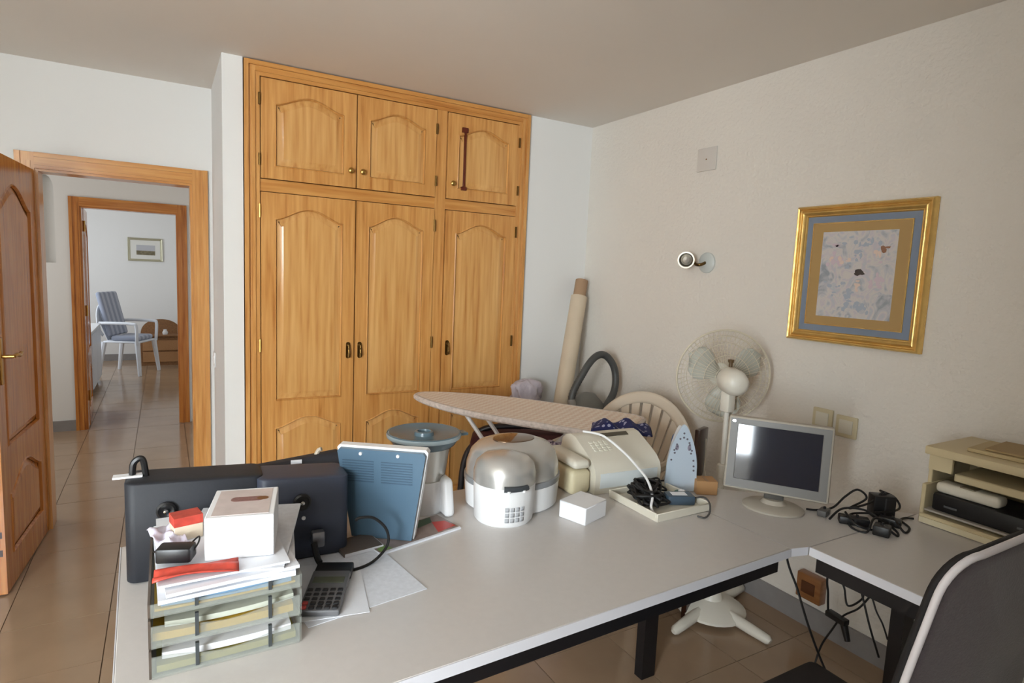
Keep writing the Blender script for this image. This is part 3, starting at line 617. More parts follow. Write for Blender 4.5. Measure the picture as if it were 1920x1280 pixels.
# resin garden chair
RES = mat('beige_resin', (216, 202, 182), 0.45)
def resin_chair(label, loc, rz, ma, group=None, fanback=True):
    t = thing('garden_chair', label, 'chair', loc, rz, group)
    # local: faces -y, seat centre at the origin
    MB().rbox(-0.22, 0.22, -0.22, 0.20, 0.405, 0.43, 0.012, 2).build('seat', ma, t)
    for (x, y, bx, by) in ((-0.21, -0.20, -0.25, -0.24), (0.21, -0.20, 0.25, -0.24), (-0.21, 0.19, -0.24, 0.25), (0.21, 0.19, 0.24, 0.25)):
        MB().tube([(x, y, 0.415), (bx, by, 0.0)], [0.032, 0.022], 8).build('leg', ma, t)
    for s in (-1, 1):
        MB().tube(spline([(s * 0.245, -0.21, 0.40), (s * 0.262, -0.215, 0.62), (s * 0.27, -0.17, 0.655), (s * 0.272, 0.05, 0.66), (s * 0.255, 0.22, 0.655)]), 0.019, 8).build('arm', ma, t)
    # shell back: rim arch + fan of slats
    def bp(x, z): return Vector((x, 0.20 + 0.20 * (z - 0.42) - 0.25 * x * x, z))
    hb_ = 0.48; n = 28
    def edge(a, k=1.0): return bp(0.29 * k * math.cos(a), 0.60 + 0.30 * k * math.sin(a) if math.sin(a) > 0 else 0.60 + 0.18 * k * math.sin(a))
    def band(u, v):
        a = math.pi * (-0.22 + 1.44 * u); k = 1.0 - 0.19 * v
        return edge(a, k)
    MB().grid(band, 40, 4).build('back_rim', ma, t, smooth=60, solid=0.010)
    for k in range(9):
        f = (k - 4) / 4; x0 = f * 0.10; a = math.pi / 2 - f * 1.02
        top = edge(a, 0.84); bot = bp(x0, 0.425)
        tw, bw = 0.0225, 0.012; px = Vector((1, 0, 0))
        b = MB().add([bot - px * bw, bot + px * bw, top + px * tw, top - px * tw, bot - px * bw + Vector((0, 0.009, 0)), bot + px * bw + Vector((0, 0.009, 0)), top + px * tw + Vector((0, 0.009, 0)), top - px * tw + Vector((0, 0.009, 0))],
                 [(0, 1, 2, 3), (7, 6, 5, 4), (0, 4, 5, 1), (1, 5, 6, 2), (2, 6, 7, 3), (3, 7, 4, 0)])
        b.build('back_slat', ma, t, smooth=None)
    return t
resin_chair('beige resin garden chair with fan-shaped slatted back, behind the desk', (1.85, 2.135, 0), -69, RES)

db = thing('wooden_board', 'dark brown wooden board standing between garden chair and fan', 'board', (1.99, 1.755, 0), 20)
MB().rbox(-0.055, 0.035, -0.012, 0.012, 0.0, 0.845, 0.004).build('plank', DARKW, db)
MB().tube(spline([(-0.0, -0.018, 0.80), (0.004, -0.02, 0.72), (0.0, -0.02, 0.66)]), 0.003, 6).build('cord', CREAM, db)
MB().lathe([(0.004, 0.05), (0.014, 0.01), (0.012, 0.0), (0, 0.0)], 10, (0.0, -0.022, 0.61)).build('cord_pull', CREAM, db)

# ------------------------------------------------------------------ on the long desk: letter trays and papers
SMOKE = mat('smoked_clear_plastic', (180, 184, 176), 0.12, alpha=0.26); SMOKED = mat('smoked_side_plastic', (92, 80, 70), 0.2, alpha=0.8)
TG = 'stacked letter trays'
tray_z = [0.7405, 0.7965, 0.8525]
tl = ['lowest clear letter tray, standing on the desk', 'middle clear letter tray in the stack, holding a yellow folder', 'top clear letter tray in the stack, filled with loose papers']
for i, z in enumerate(tray_z):
    wh = 0.050 if i < 2 else 0.0250
    t = thing('letter_tray', tl[i], 'letter tray', (0.0915, 1.13, z), 0.0, TG)
    MB().box(-0.123, 0.123, 0.004, 0.33, 0.0, 0.003).build('tray_base', SMOKE, t, smooth=None)
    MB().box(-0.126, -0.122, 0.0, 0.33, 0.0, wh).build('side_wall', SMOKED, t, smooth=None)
    MB().box(0.122, 0.126, 0.0, 0.33, 0.0, wh).build('side_wall', SMOKE, t, smooth=None)
    MB().box(-0.122, 0.122, 0.327, 0.33, 0.0, wh).build('rear_wall', SMOKE, t, smooth=None)
    lh = 0.040 if i < 2 else 0.0240; ld = 0.016 if i < 2 else 0.006
    lip = [(-0.122, 0), (0.122, 0), (0.122, lh)] + [(0.122 - 0.244 * k / 16, lh - ld * math.sin(math.pi * k / 16) ** 2) for k in range(1, 16)] + [(-0.122, lh)]
    b = MB().prism(lip, 0, 0.003); b.xf(YUP); b.build('front_lip', SMOKE, t, smooth=None)
    for x in (-0.055, 0.066): MB().box(x, x + 0.006, -0.005, 0.002, 0.008, wh).build('clip', mat('dark_clip', (62, 66, 68), 0.4), t, smooth=None)
YEL = mat('yellow_card', (206, 168, 58), 0.6, var=(8, 0.12)); BLU = mat('blue_card', (134, 172, 206), 0.6, var=(10, 0.08)); OLV = mat('olive_card', (156, 146, 76), 0.6)
def slab(name, label, cat, cx, cy, w, d_, z0, h, ma, rz=0, bend=0.0, group=None, nx=12, ny=10):
    """slightly bowed pad of sheets with real thickness"""
    t = MB()
    def fn(u, v, zz): return ((u - 0.5) * w, (v - 0.5) * d_, zz + bend * (4 * (u - 0.5) ** 2))
    top = [fn(i / nx, j / ny, h) for j in range(ny + 1) for i in range(nx + 1)]; bot = [fn(i / nx, j / ny, 0) for j in range(ny + 1) for i in range(nx + 1)]
    n = len(top); q = lambda i, j: j * (nx + 1) + i; fs = []
    for j in range(ny):
        for i in range(nx):
            fs += [(q(i, j), q(i + 1, j), q(i + 1, j + 1), q(i, j + 1)), tuple(k + n for k in (q(i, j + 1), q(i + 1, j + 1), q(i + 1, j), q(i, j)))]
    for i in range(nx): fs += [(q(i, 0), q(i, 0) + n, q(i + 1, 0) + n, q(i + 1, 0)), (q(i, ny), q(i + 1, ny), q(i + 1, ny) + n, q(i, ny) + n)]
    for j in range(ny): fs += [(q(0, j), q(0, j + 1), q(0, j + 1) + n, q(0, j) + n), (q(nx, j), q(nx, j) + n, q(nx, j + 1) + n, q(nx, j + 1))]
    t.add(top + bot, fs); o = t.build(name, ma, smooth=30); o.location = (cx, cy, z0); o.rotation_euler = (0, 0, R(rz))
    if label: tag(o, label, cat, group)
    return o
FG = 'folders in the letter trays'
slab('folder', 'olive folder in the lowest letter tray', 'folder', 0.09, 1.294, 0.232, 0.31, 0.7440, 0.012, OLV, 1, 0.002, FG)
slab('folder', 'white folder lying on the olive one in the lowest tray', 'folder', 0.095, 1.294, 0.215, 0.30, 0.7595, 0.012, CARD, -1, 0.004, FG)
slab('folder', 'yellow folder in the middle letter tray', 'folder', 0.09, 1.294, 0.232, 0.31, 0.8000, 0.014, YEL, -1, 0.003, FG)
slab('folder', 'pale grey folder on the yellow one in the middle tray', 'folder', 0.095, 1.294, 0.215, 0.30, 0.8180, 0.010, mat('grey_card', (196, 200, 186), 0.6), 1, 0.006, FG)
slab('folder', 'thick yellow folder at the bottom of the top letter tray', 'folder', 0.09, 1.294, 0.232, 0.31, 0.8560, 0.004, YEL, 0.5, 0.002, FG)
slab('folder', 'light blue folder in the top letter tray', 'folder', 0.095, 1.294, 0.215, 0.31, 0.8608, 0.0135, BLU, -1, 0.003, FG)
SG = 'loose papers on the top tray'
pz = 0.8782
for i, (rz, dx, dy, h, ma, w, lbl) in enumerate((
        (2, -0.004, -0.020, 0.007, PAPER, 0.225, 'lowest white sheaf hanging over the top tray lip'),
        (-9, 0.026, -0.008, 0.006, PAPER2, 0.225, 'printed sheaf turned to the right in the paper pile'),
        (4, 0.0, -0.024, 0.006, PAPER, 0.22, 'white sheaf in the middle of the paper pile'),
        (-16, 0.034, 0.0, 0.004, PAPER2, 0.21, 'printed sheet jutting furthest right from the paper pile'),
        (1, -0.006, -0.012, 0.004, PAPER, 0.215, 'white sheet under the boxes on top of the paper pile'))):
    slab('document', lbl, 'papers', 0.092 + dx, 1.300 + dy, w, 0.315, pz, h, ma, rz, 0.0, SG); pz += h + 0.0004
PT = pz
# white product box
bx = thing('cardboard_box', 'white cardboard box with faded print on top of the papers', 'box', (0.130, 1.254, PT), -12)
MB().rbox(-0.060, 0.060, -0.075, 0.075, 0, 0.082, 0.0015, 1).build('carton', CARD, bx)
MB().box(-0.050, 0.050, -0.066, 0.066, 0.082, 0.0826).build('top_print', mat('faded_pink_print', (214, 200, 196), 0.5, var=(40, 0.12)), bx, smooth=None)
MB().prism(rrect(0.062, 0.024, 0.010, 4, 0.006, 0.012), 0.0826, 0.0831).build('logo_band', mat('mauve_print', (150, 108, 104), 0.5, var=(120, 0.35)), bx, smooth=None)
MB().prism([(0.034 + 0.011 * math.cos(k * math.pi / 8), 0.012 + 0.009 * math.sin(k * math.pi / 8)) for k in range(16)], 0.0831, 0.0835).build('logo_spot', mat('brown_print', (120, 78, 40), 0.5), bx, smooth=None)
for k in range(5): MB().box(-0.016 + 0.008 * k, -0.013 + 0.008 * k, -0.0756, -0.075, 0.056, 0.066).build('print_mark', mat('pale_print', (206, 208, 214), 0.5), bx, smooth=None)
RED = mat('red_print', (204, 74, 58), 0.45, var=(60, 0.3)); CRM = mat('cream_card', (216, 200, 176), 0.6)
lf = thing('leaflet', 'red folded leaflet lying at the front of the paper pile', 'leaflet', (0.042, 1.150, PT), -4)
MB().grid(lambda u, v: ((u - 0.5) * 0.135, (v - 0.5) * 0.045, 0.006 + 0.004 * math.sin(3 * u) + 0.004 * math.sin(9 * v + 4 * u)), 14, 8).build('sheet', RED, lf, solid=0.002)
rc = thing('small_carton', 'small red and cream carton beside the white box', 'box', (0.030, 1.325, PT), 12)
MB().rbox(-0.026, 0.026, -0.02, 0.02, 0.0, 0.030, 0.001, 1).build('carton', CRM, rc)
MB().box(-0.0262, 0.0262, -0.0204, 0.0204, 0.030, 0.048).build('lid', RED, rc, smooth=None)
cp = thing('plastic_wrapper', 'crumpled white plastic wrapper at the left of the paper pile', 'wrapper', (-0.002, 1.300, PT), 12)
rn = random.Random(9)
MB().grid(lambda u, v: ((u - 0.5) * 0.05, (v - 0.5) * 0.12, 0.012 + 0.010 * math.sin(9 * u + 4 * v) * math.cos(11 * v) + 0.003 * rn.random()), 12, 16).build('film', mat('lilac_film', (214, 210, 226), 0.35), cp, smooth=50, solid=0.002)
ad = thing('power_adaptor', 'black power adaptor with thin cord on the paper pile', 'adaptor', (0.010, 1.200, PT + 0.010), -20)
MB().rbox(-0.030, 0.030, -0.018, 0.018, 0.0, 0.028, 0.005).build('housing', BLACKP, ad)
MB().tube(spline([(-0.028, 0, 0.014), (-0.042, 0.014, 0.010), (-0.036, 0.030, 0.004), (-0.020, 0.028, -0.002), (-0.030, 0.040, -0.006), (-0.010, 0.046, -0.007)]), 0.0016, 6).build('cord', BLACKC, ad)
MB().tube(spline([(0.028, 0, 0.014), (0.034, 0.014, 0.026), (0.030, 0.030, 0.030), (0.016, 0.040, 0.016), (0.008, 0.05, 0.0)]), 0.0016, 6).build('cord', BLACKC, ad)

# black carrying case
BAG = mat('black_nylon', (30, 33, 40), 0.6, bump=(90, 0.15, 0.002)); BAG2 = mat('navy_nylon', (60, 66, 82), 0.5, bump=(60, 0.15, 0.002))
cs = thing('carrying_case', 'black soft carrying case with two round studs, behind the letter trays', 'case', (0.155, 1.545, ZD), -2)
def soft(x0, x1, y0, y1, z0, zl, zr, r, bul):
    b = MB().rbox(x0, x1, y0, y1, z0, 1.0, r, 4); out = []
    for (x, y, z) in b.v:
        u = (x - x0) / (x1 - x0); top = zl + (zr - zl) * u
        zz = z0 + (z - z0) / (1.0 - z0) * (top - z0)
        out.append((x, y + (bul * (1 if y > (y0 + y1) / 2 else -1) * math.sin(math.pi * u) * math.sin(math.pi * min(1, (zz - z0) / (top - z0)))), zz))
    b.v = out; return b
soft(-0.238, 0.045, -0.055, 0.055, 0.0, 0.233, 0.220, 0.022, 0.006).build('left_pocket', BAG, cs, smooth=60)
soft(0.030, 0.244, -0.075, 0.045, 0.0, 0.216, 0.202, 0.022, 0.008).build('right_pocket', BAG2, cs, smooth=60)
FY = Matrix.Rotation(R(90), 4, 'X')
for (x, y, z, rr) in ((-0.158, -0.063, 0.165, 0.020), (0.128, -0.088, 0.152, 0.021)):
    MB().lathe([(rr, 0), (rr, 0.004), (rr * 0.8, 0.007), (rr * 0.55, 0.004), (0, 0.004)], 22, (x, y + 0.003, z), FY).build('stud', BLACKP, cs)
    MB().lathe([(0.006, 0.004), (0.005, 0.008), (0, 0.009)], 12, (x, y, z), FY).build('stud_cap', CHROME, cs)
MB().lathe([(0.005, 0), (0.004, 0.004), (0, 0.005)], 12, (0.132, -0.083, 0.110), FY).build('rivet', WPLA, cs)
MB().tube(spline([(-0.225, 0.0, 0.225), (-0.222, 0, 0.262), (-0.205, 0, 0.270), (-0.198, 0, 0.225)]), 0.007, 8).build('strap_loop', BLACKP, cs)
MB().box(-0.262, -0.205, -0.012, 0.012, 0.232, 0.236).build('luggage_tag', CARD, cs, smooth=None)
MB().rbox(0.150, 0.180, -0.100, -0.078, 0.035, 0.075, 0.004).build('buckle', mat('silver_buckle', (150, 152, 158), 0.3, 0.8), cs)
bk2 = thing('shoulder_bag', 'black shoulder bag slumped behind the carrying case with a white tag', 'bag', (0.300, 1.665, ZD), -6)
b = MB().rbox(-0.22, 0.14, -0.045, 0.045, 0.0, 0.225, 0.03, 4)
b.v = [(x, y * (1 - 0.5 * max(0, z - 0.12) / 0.14), z * (1 - 0.9 * max(0, abs(x - 0.03) - 0.03) * 1.3)) for x, y, z in b.v]
b.build('bag_body', mat('charcoal_nylon', (40, 40, 46), 0.7), bk2, smooth=60)
MB().box(-0.012, 0.016, -0.034, -0.030, 0.192, 0.202).build('tag', CARD, bk2, smooth=None)
MB().tube(spline([(0.050, 0, 0.190), (0.062, 0, 0.214), (0.070, -0.004, 0.219)]), 0.006, 8).build('zip_pull', mat('zip_tan', (190, 176, 156), 0.5), bk2)
# black cable in front of the case
cb = MB().tube(spline([(0.305, 1.437, 0.790), (0.309, 1.40, 0.760), (0.330, 1.372, 0.746), (0.372, 1.352, 0.746), (0.43, 1.368, 0.748), (0.472, 1.385, 0.775), (0.470, 1.388, 0.815), (0.44, 1.392, 0.848), (0.408, 1.398, 0.853), (0.396, 1.402, 0.846)], 10), [0.0075] * 12 + [0.0036] * 79, 8).build('power_cable', BLACKC)
tag(cb, 'thick black cable looping up in front of the blue-grey panel', 'cable')

# papers, calculator, notebook
pp = slab('document', 'printed white sheet lying flat beside the calculator', 'papers', 0.352, 1.330, 0.272, 0.290, ZD + 0.0002, 0.0012, PAPER2, 8, 0.0)
pp2 = slab('document', 'white sheet under the calculator, nearest the desk edge', 'papers', 0.300, 1.300, 0.17, 0.24, ZD + 0.0018, 0.0010, PAPER, -10, 0.0)
ca = thing('calculator', 'dark pocket calculator with a red key leaning by the letter trays', 'calculator', (0.293, 1.262, ZD + 0.0032), -24)
b = MB().rbox(-0.042, 0.042, -0.075, 0.075, 0.0, 0.014, 0.004); b.v = [(x, y, z + max(0, y + 0.03) * 0.10) for x, y, z in b.v]; b.build('body', mat('calculator_grey', (104, 104, 106), 0.4), ca)
CK = mat('key_dark', (34, 34, 36), 0.5); CR = mat('key_red', (176, 62, 58), 0.5)
for i in range(5):
    for j in range(5):
        x = -0.032 + i * 0.016; y = -0.066 + j * 0.016; zz = 0.0142 + max(0, y + 0.03) * 0.10
        MB().rbox(x - 0.006, x + 0.006, y - 0.0055, y + 0.0055, zz - 0.001, zz + 0.004, 0.0015, 1).build('key', CR if (i == 0 and j < 2) else CK, ca)
b = MB().box(-0.034, 0.034, 0.024, 0.050, 0.0198, 0.0225); b.build('display', mat('lcd_green', (96, 100, 84), 0.2), ca, smooth=None)
b = MB().rbox(-0.042, 0.042, 0.075, 0.125, 0.0, 0.020, 0.004); b.build('flip_cover', BLACKP, ca)
nb = thing('notebook', 'brown leather notebook under the loop of black cable', 'notebook', (0.425, 1.475, ZD + 0.0002), 8)
MB().rbox(-0.055, 0.05, -0.04, 0.045, 0.0, 0.012, 0.002, 1).build('cover', mat('brown_leather', (96, 84, 76), 0.5), nb)
MB().box(-0.053, 0.051, -0.041, 0.043, 0.002, 0.010).build('pages', PAPER, nb, smooth=None)
mg = thing('magazine', 'glossy magazine with red and green cover under the blue-grey panel', 'magazine', (0.575, 1.492, ZD), 14)
MB().box(-0.13, 0.13, -0.058, 0.055, 0.0, 0.005).build('pages', PAPER, mg, smooth=None)
MB().box(-0.129, 0.129, -0.050, 0.054, 0.005, 0.0058).build('cover', mat('grey_cover', (150, 132, 124), 0.3, var=(30, 0.4)), mg, smooth=None)
MB().prism([(0.06, -0.045), (0.125, -0.04), (0.120, 0.005), (0.085, 0.02)], 0.0058, 0.0062).build('cover_print', mat('cover_red', (190, 52, 40), 0.3), mg, smooth=None)
MB().prism([(0.03, 0.01), (0.085, 0.02), (0.10, 0.05), (0.04, 0.05)], 0.0058, 0.0062).build('cover_print', mat('cover_green', (52, 84, 58), 0.3), mg, smooth=None)
MB().prism([(-0.125, -0.048), (-0.09, -0.048), (-0.10, -0.02), (-0.125, -0.03)], 0.0058, 0.0062).build('cover_print', mat('cover_leaf', (110, 140, 60), 0.3), mg, smooth=None)

# upended appliance: blue-grey underside, white shell
TEAL = mat('blue_grey_plastic', (78, 104, 124), 0.38); TEALD = mat('dark_blue_grey_plastic', (60, 84, 104), 0.45)  # second tone is a darker blue-grey for the vent slats
up = thing('upended_appliance', 'white appliance stood on end, its blue-grey vented underside facing the room', 'appliance', (0.497, 1.497, ZD + 0.0065), -36)
pan = [(-0.082, 0.0), (0.082, 0.0), (0.118, 0.238), (0.112, 0.246), (-0.112, 0.246), (-0.118, 0.238)]
TI = Matrix.Rotation(R(4), 4, 'X')
b = MB().prism(pan, 0, 0.012); b.xf(TI @ YUP); b.v = [(x, y, max(z, 0.0)) for x, y, z in b.v]; b.build('underside', TEAL, up, smooth=None)
sh = [(x * 1.04, z + (0.006 if z > 0.2 else 0.0)) for x, z in pan]
b = MB().prism(sh, -0.024, -0.0005); b.xf(TI @ YUP); b.v = [(x, y, max(z, 0.0)) for x, y, z in b.v]; b.build('shell', WPLA, up, smooth=None)
for gx in (-0.062, 0.042):
    for k in range(9):
        z = 0.158 + 0.007 * k; b = MB().box(gx - 0.042, gx + 0.042, -0.0135, -0.0115, z, z + 0.0025); b.xf(TI); b.build('vent_slat', TEALD, up, smooth=None)
for gx in (-0.055, 0.045):
    b = MB().lathe([(0.005, 0.012), (0.004, 0.015), (0, 0.0155)], 10, (gx, 0, 0.235), FY); b.xf(TI); b.build('rubber_foot', WPLA, up)

# mixing bowl with lid
jg = thing('blender_jug', 'steel blender jug with blue-grey lid and white handle', 'blender', (0.672, 1.655, ZD))
MB().lathe([(0.066, 0.0), (0.072, 0.03), (0.070, 0.10), (0, 0.10)], 30).build('base', WPLA, jg)
MB().lathe([(0.066, 0.10), (0.072, 0.15), (0.080, 0.20), (0.084, 0.212), (0.080, 0.213), (0, 0.19)], 32).build('jug', STEEL, jg)
LID = mat('blue_grey_lid', (98, 118, 128), 0.25)
MB().lathe([(0.088, 0.200), (0.094, 0.205), (0.108, 0.228), (0.110, 0.236), (0.106, 0.240), (0.090, 0.236), (0.060, 0.228), (0.030, 0.230), (0.028, 0.240), (0.020, 0.242), (0.018, 0.23), (0, 0.23)], 40).build('lid', LID, jg)
MB().lathe([(0.1115, 0.226), (0.113, 0.232), (0.1115, 0.238), (0.109, 0.232), (0.1115, 0.226)], 40).build('lid_rim', mat('lid_rim', (168, 184, 190), 0.15), jg)
MB().rbox(0.085, 0.135, -0.03, 0.01, 0.222, 0.231, 0.003).build('lid_tab', LID, jg)
b = MB().rbox(0.030, 0.062, -0.105, -0.045, 0.0, 0.112, 0.012, 3); b.v = [(x + 0.06 * (0.112 - z) * 0.3, y + 0.02 * (z / 0.112) ** 2, z) for x, y, z in b.v]; b.build('handle', WPLA, jg)

# rice cooker: broad silver body with a round front lobe
SILV = mat('silver_lacquer', (204, 202, 198), 0.27, 0.6)
ckr = thing('rice_cooker', 'white and silver rice cooker with domed lid and oval window', 'cooker', (0.955, 1.600, ZD))
MB().lathe([(0.140, 0.0), (0.150, 0.008), (0.155, 0.075), (0.155, 0.080), (0, 0.080)], 40, sx=1.0, sy=0.9).build('base', WPLA, ckr)
MB().lathe([(0.155, 0.080), (0.157, 0.085), (0.157, 0.098), (0.152, 0.100), (0, 0.100)], 40, sx=1.0, sy=0.9).build('seam_band', mat('grey_band', (140, 142, 144), 0.3), ckr)
MB().lathe([(0.152, 0.100), (0.150, 0.135), (0.138, 0.170), (0.118, 0.190), (0.085, 0.202), (0.04, 0.207), (0, 0.208)], 44, sx=1.0, sy=0.9).build('dome_lid', SILV, ckr)
MB().lathe([(0.072, 0.2015), (0.070, 0.207), (0.058, 0.209), (0, 0.2095)], 32, (0.0, 0.0, 0.0), sx=1.0, sy=0.72).build('window', mat('smoked_glass', (120, 96, 74), 0.06, 0.6), ckr)
lobe = Matrix.Translation((-0.088, -0.105, 0))
MB().lathe([(0.082, 0.0), (0.088, 0.008), (0.092, 0.10), (0.092, 0.116), (0, 0.116)], 32, M=lobe).build('front_lobe', WPLA, ckr)
MB().lathe([(0.093, 0.116), (0.093, 0.148), (0.086, 0.172), (0.066, 0.190), (0.03, 0.198), (0, 0.199)], 32, M=lobe).build('lobe_cap', SILV, ckr)
def on_lobe(a, z, d=0.0):
    k = 0.092 + d; return Vector((-0.088 + k * math.cos(a), -0.105 + k * math.sin(a), z))
b = MB().tube([on_lobe(R(-120 + 44 * k / 8), 0.118, 0.004) for k in range(9)], 0.0085, 8); b.build('latch', mat('dark_latch', (60, 64, 68), 0.35), ckr)
for aa in (-112, -86):
    p = on_lobe(R(aa), 0.112, 0.010); MB().lathe([(0.0, -0.004), (0.005, -0.003), (0.005, 0.003), (0, 0.004)], 8, p).build('latch_button', WPLA, ckr)
GR = mat('grille_grey', (176, 178, 182), 0.5)
for r_ in range(3):
    for c_ in range(4):
        if (r_ in (0, 2)) and c_ in (0, 3) and False: continue
        a0 = R(-113 + 10 * c_); z0 = 0.018 + 0.016 * r_
        b = MB(); b.grid(lambda u, v: on_lobe(a0 + R(7.5) * (u - 0.5), z0 + 0.012 * v, 0.0012 - 0.004 * (1 - z0 / 0.1)), 3, 1); b.build('vent', GR, ckr, solid=0.001)

wb = thing('small_box', 'small plain white box in front of the cream fax machine', 'box', (1.090, 1.398, ZD), 19)
MB().rbox(-0.056, 0.056, -0.048, 0.048, 0.0, 0.052, 0.002, 1).build('carton', CARD, wb)
MB().box(-0.0555, 0.0555, -0.0475, 0.0475, 0.0521, 0.0528).build('lid_flap', CARD, wb, smooth=None)

# cream fax machine with handset
fx = thing('fax_machine', 'cream fax machine with sloping keypad and handset on its left', 'fax', (1.362, 1.632, ZD), -4)
prof = [(-0.115, 0.0), (0.11, 0.0), (0.118, 0.09), (0.105, 0.14), (0.08, 0.160), (0.05, 0.168), (0.02, 0.164), (-0.055, 0.128), (-0.09, 0.108), (-0.112, 0.085), (-0.118, 0.06)]
b = MB().prism(prof, -0.12, 0.155); b.xf(Matrix(((0, 0, 1, 0), (1, 0, 0, 0), (0, 1, 0, 0), (0, 0, 0, 1)))); b.build('body', CREAM, fx, smooth=32)
sl = Matrix.Translation((0, -0.055, 0.1275)) @ Matrix.Rotation(R(25.6), 4, 'X')
MB().box(-0.02, 0.10, 0.070, 0.088, 0.0000, 0.003).xf(sl).build('paper_slot', mat('slot_dark', (86, 80, 66), 0.6), fx, smooth=None)
for i in range(4):
    for j in range(4): MB().rbox(-0.085 + i * 0.020, -0.071 + i * 0.020, 0.0 + j * 0.014, 0.010 + j * 0.014, -0.001, 0.003, 0.001, 1).xf(sl).build('key', mat('fax_key', (224, 220, 204), 0.5), fx)
MB().box(-0.10, 0.14, -0.118, -0.113, 0.02, 0.07).build('front_flap', mat('white_flap', (226, 232, 232), 0.4), fx, smooth=None)
b = MB().rbox(-0.205, -0.124, -0.10, 0.09, 0.0, 0.085, 0.018, 3); b.build('handset_cradle', CREAMD, fx)
b = MB().rbox(-0.198, -0.132, -0.105, 0.10, 0.088, 0.118, 0.014, 3); b.v = [(x, y, z + 0.25 * abs(y) ** 1.3 * -0.6 + 0.008) for x, y, z in b.v]; b.build('handset', CREAM, fx)
b = MB().tube(spline([(1.292, 1.680, 0.915), (1.318, 1.60, 0.916), (1.345, 1.52, 0.878), (1.353, 1.46, 0.846), (1.345, 1.40, 0.822), (1.325, 1.35, 0.79), (1.300, 1.325, 0.762), (1.298, 1.31, 0.748)]), 0.0042, 8).build('telephone_cable', WPLA)
tag(b, 'white cord trailing over the fax machine into the cream tray', 'cable')

# cream tray of cables
ty = thing('plastic_tray', 'shallow cream tray heaped with black cables', 'tray', (1.385, 1.378, ZD), 0)
MB().rbox(-0.115, 0.115, -0.112, 0.112, 0.0, 0.006, 0.002, 1).build('tray_floor', CREAM, ty)
for (x0, x1, y0, y1) in ((-0.117, 0.117, -0.115, -0.109), (-0.117, 0.117, 0.109, 0.115), (-0.117, -0.111, -0.109, 0.109), (0.111, 0.117, -0.109, 0.109)):
    MB().rbox(x0, x1, y0, y1, 0.0, 0.026, 0.002, 1).build('tray_wall', CREAM, ty)
def tangle(name, label, loc, rx, ry, z0, h, r, n, seed, ma, cat='cable'):
    rn = random.Random(seed); pts = []
    for k in range(n):
        a = k * 2.3 + rn.uniform(-0.5, 0.5); q = rn.uniform(0.45, 1.0)
        pts.append((rx * q * math.cos(a), ry * q * math.sin(a), z0 + r + h * (0.15 + 0.85 * rn.random()) * (1.15 - q)))
    o = MB().tube(spline(pts, 8), r, 7).build(name, ma); o.location = loc; tag(o, label, cat); return o
tangle('cable_tangle', 'dense tangle of black cable at the left of the cream tray', (1.338, 1.395, ZD + 0.006), 0.072, 0.085, 0, 0.105, 0.0046, 40, 21, BLACKC)
tangle('cable_tangle', 'loose dark cable rising between fax machine and iron', (1.43, 1.455, ZD + 0.006), 0.06, 0.04, 0, 0.12, 0.0032, 16, 5, BLACKC)
BG = mat('blue_grey_adaptor', (70, 88, 104), 0.4)
a2 = thing('power_adaptor', 'blue-grey adaptor with a white label in the cream tray', 'adaptor', (1.44, 1.345, ZD + 0.007), -25)
MB().rbox(-0.045, 0.045, -0.026, 0.026, 0.0, 0.03, 0.005).build('housing', BG, a2)
MB().box(-0.028, 0.022, -0.015, 0.015, 0.030, 0.0306).build('label_sticker', CARD, a2, smooth=None)
MB().tube(spline([(0.045, 0, 0.015), (0.07, -0.03, 0.03), (0.068, -0.08, 0.028), (0.06, -0.10, 0.005), (0.04, -0.115, -0.003), (0.02, -0.105, -0.002)]), 0.003, 7).build('cord', mat('grey_cord', (74, 72, 70), 0.5), a2)
a3 = thing('cable_plug', 'small green and white plug at the right end of the cream tray', 'plug', (1.478, 1.375, ZD + 0.007), 15)
MB().rbox(-0.012, 0.012, -0.02, 0.02, 0.0, 0.022, 0.004).build('plug_body', mat('green_plug', (82, 118, 92), 0.5), a3)
MB().rbox(-0.009, 0.009, -0.012, 0.006, 0.022, 0.028, 0.002).build('plug_cap', WPLA, a3)
# iron standing on its heel
ir = thing('clothes_iron', 'steam iron standing upright on its heel, pale soleplate towards the room', 'iron', (1.545, 1.445, ZD), -32)
so_ = [(-0.045, 0.0)] + [(0.045, 0.0), (0.052, 0.07), (0.046, 0.13), (0.028, 0.19), (0.0, 0.235), (-0.028, 0.19), (-0.046, 0.13), (-0.052, 0.07)]
so2 = [(p.x, p.y) for p in spline([(x, y, 0) for x, y in so_], 4, closed=True)]
SOLE = mat('pale_soleplate', (206, 220, 234), 0.3, 0.3)
b = MB().prism(so2, 0, 0.010); b.xf(YUP); b.v = [(x, y, max(0.001, z)) for x, y, z in b.v]; b.build('soleplate', SOLE, ir, smooth=None)
b = MB().prism([(x * 0.9, y * 0.93) for x, y in so2], -0.055, -0.0005); b.xf(YUP); b.v = [(x * (1 - 6 * max(0, y) * 0.6), y, max(0.001, z)) for x, y, z in b.v]; b.build('iron_body', mat('iron_white', (226, 230, 236), 0.3), ir, smooth=None)
MB().tube(spline([(0, 0.05, 0.17), (0, 0.10, 0.16), (0, 0.115, 0.09), (0, 0.10, 0.03), (0, 0.05, 0.02)]), 0.014, 10).build('grip', mat('iron_blue', (70, 92, 140), 0.4), ir)
HO = mat('steam_hole', (96, 92, 104), 0.6)
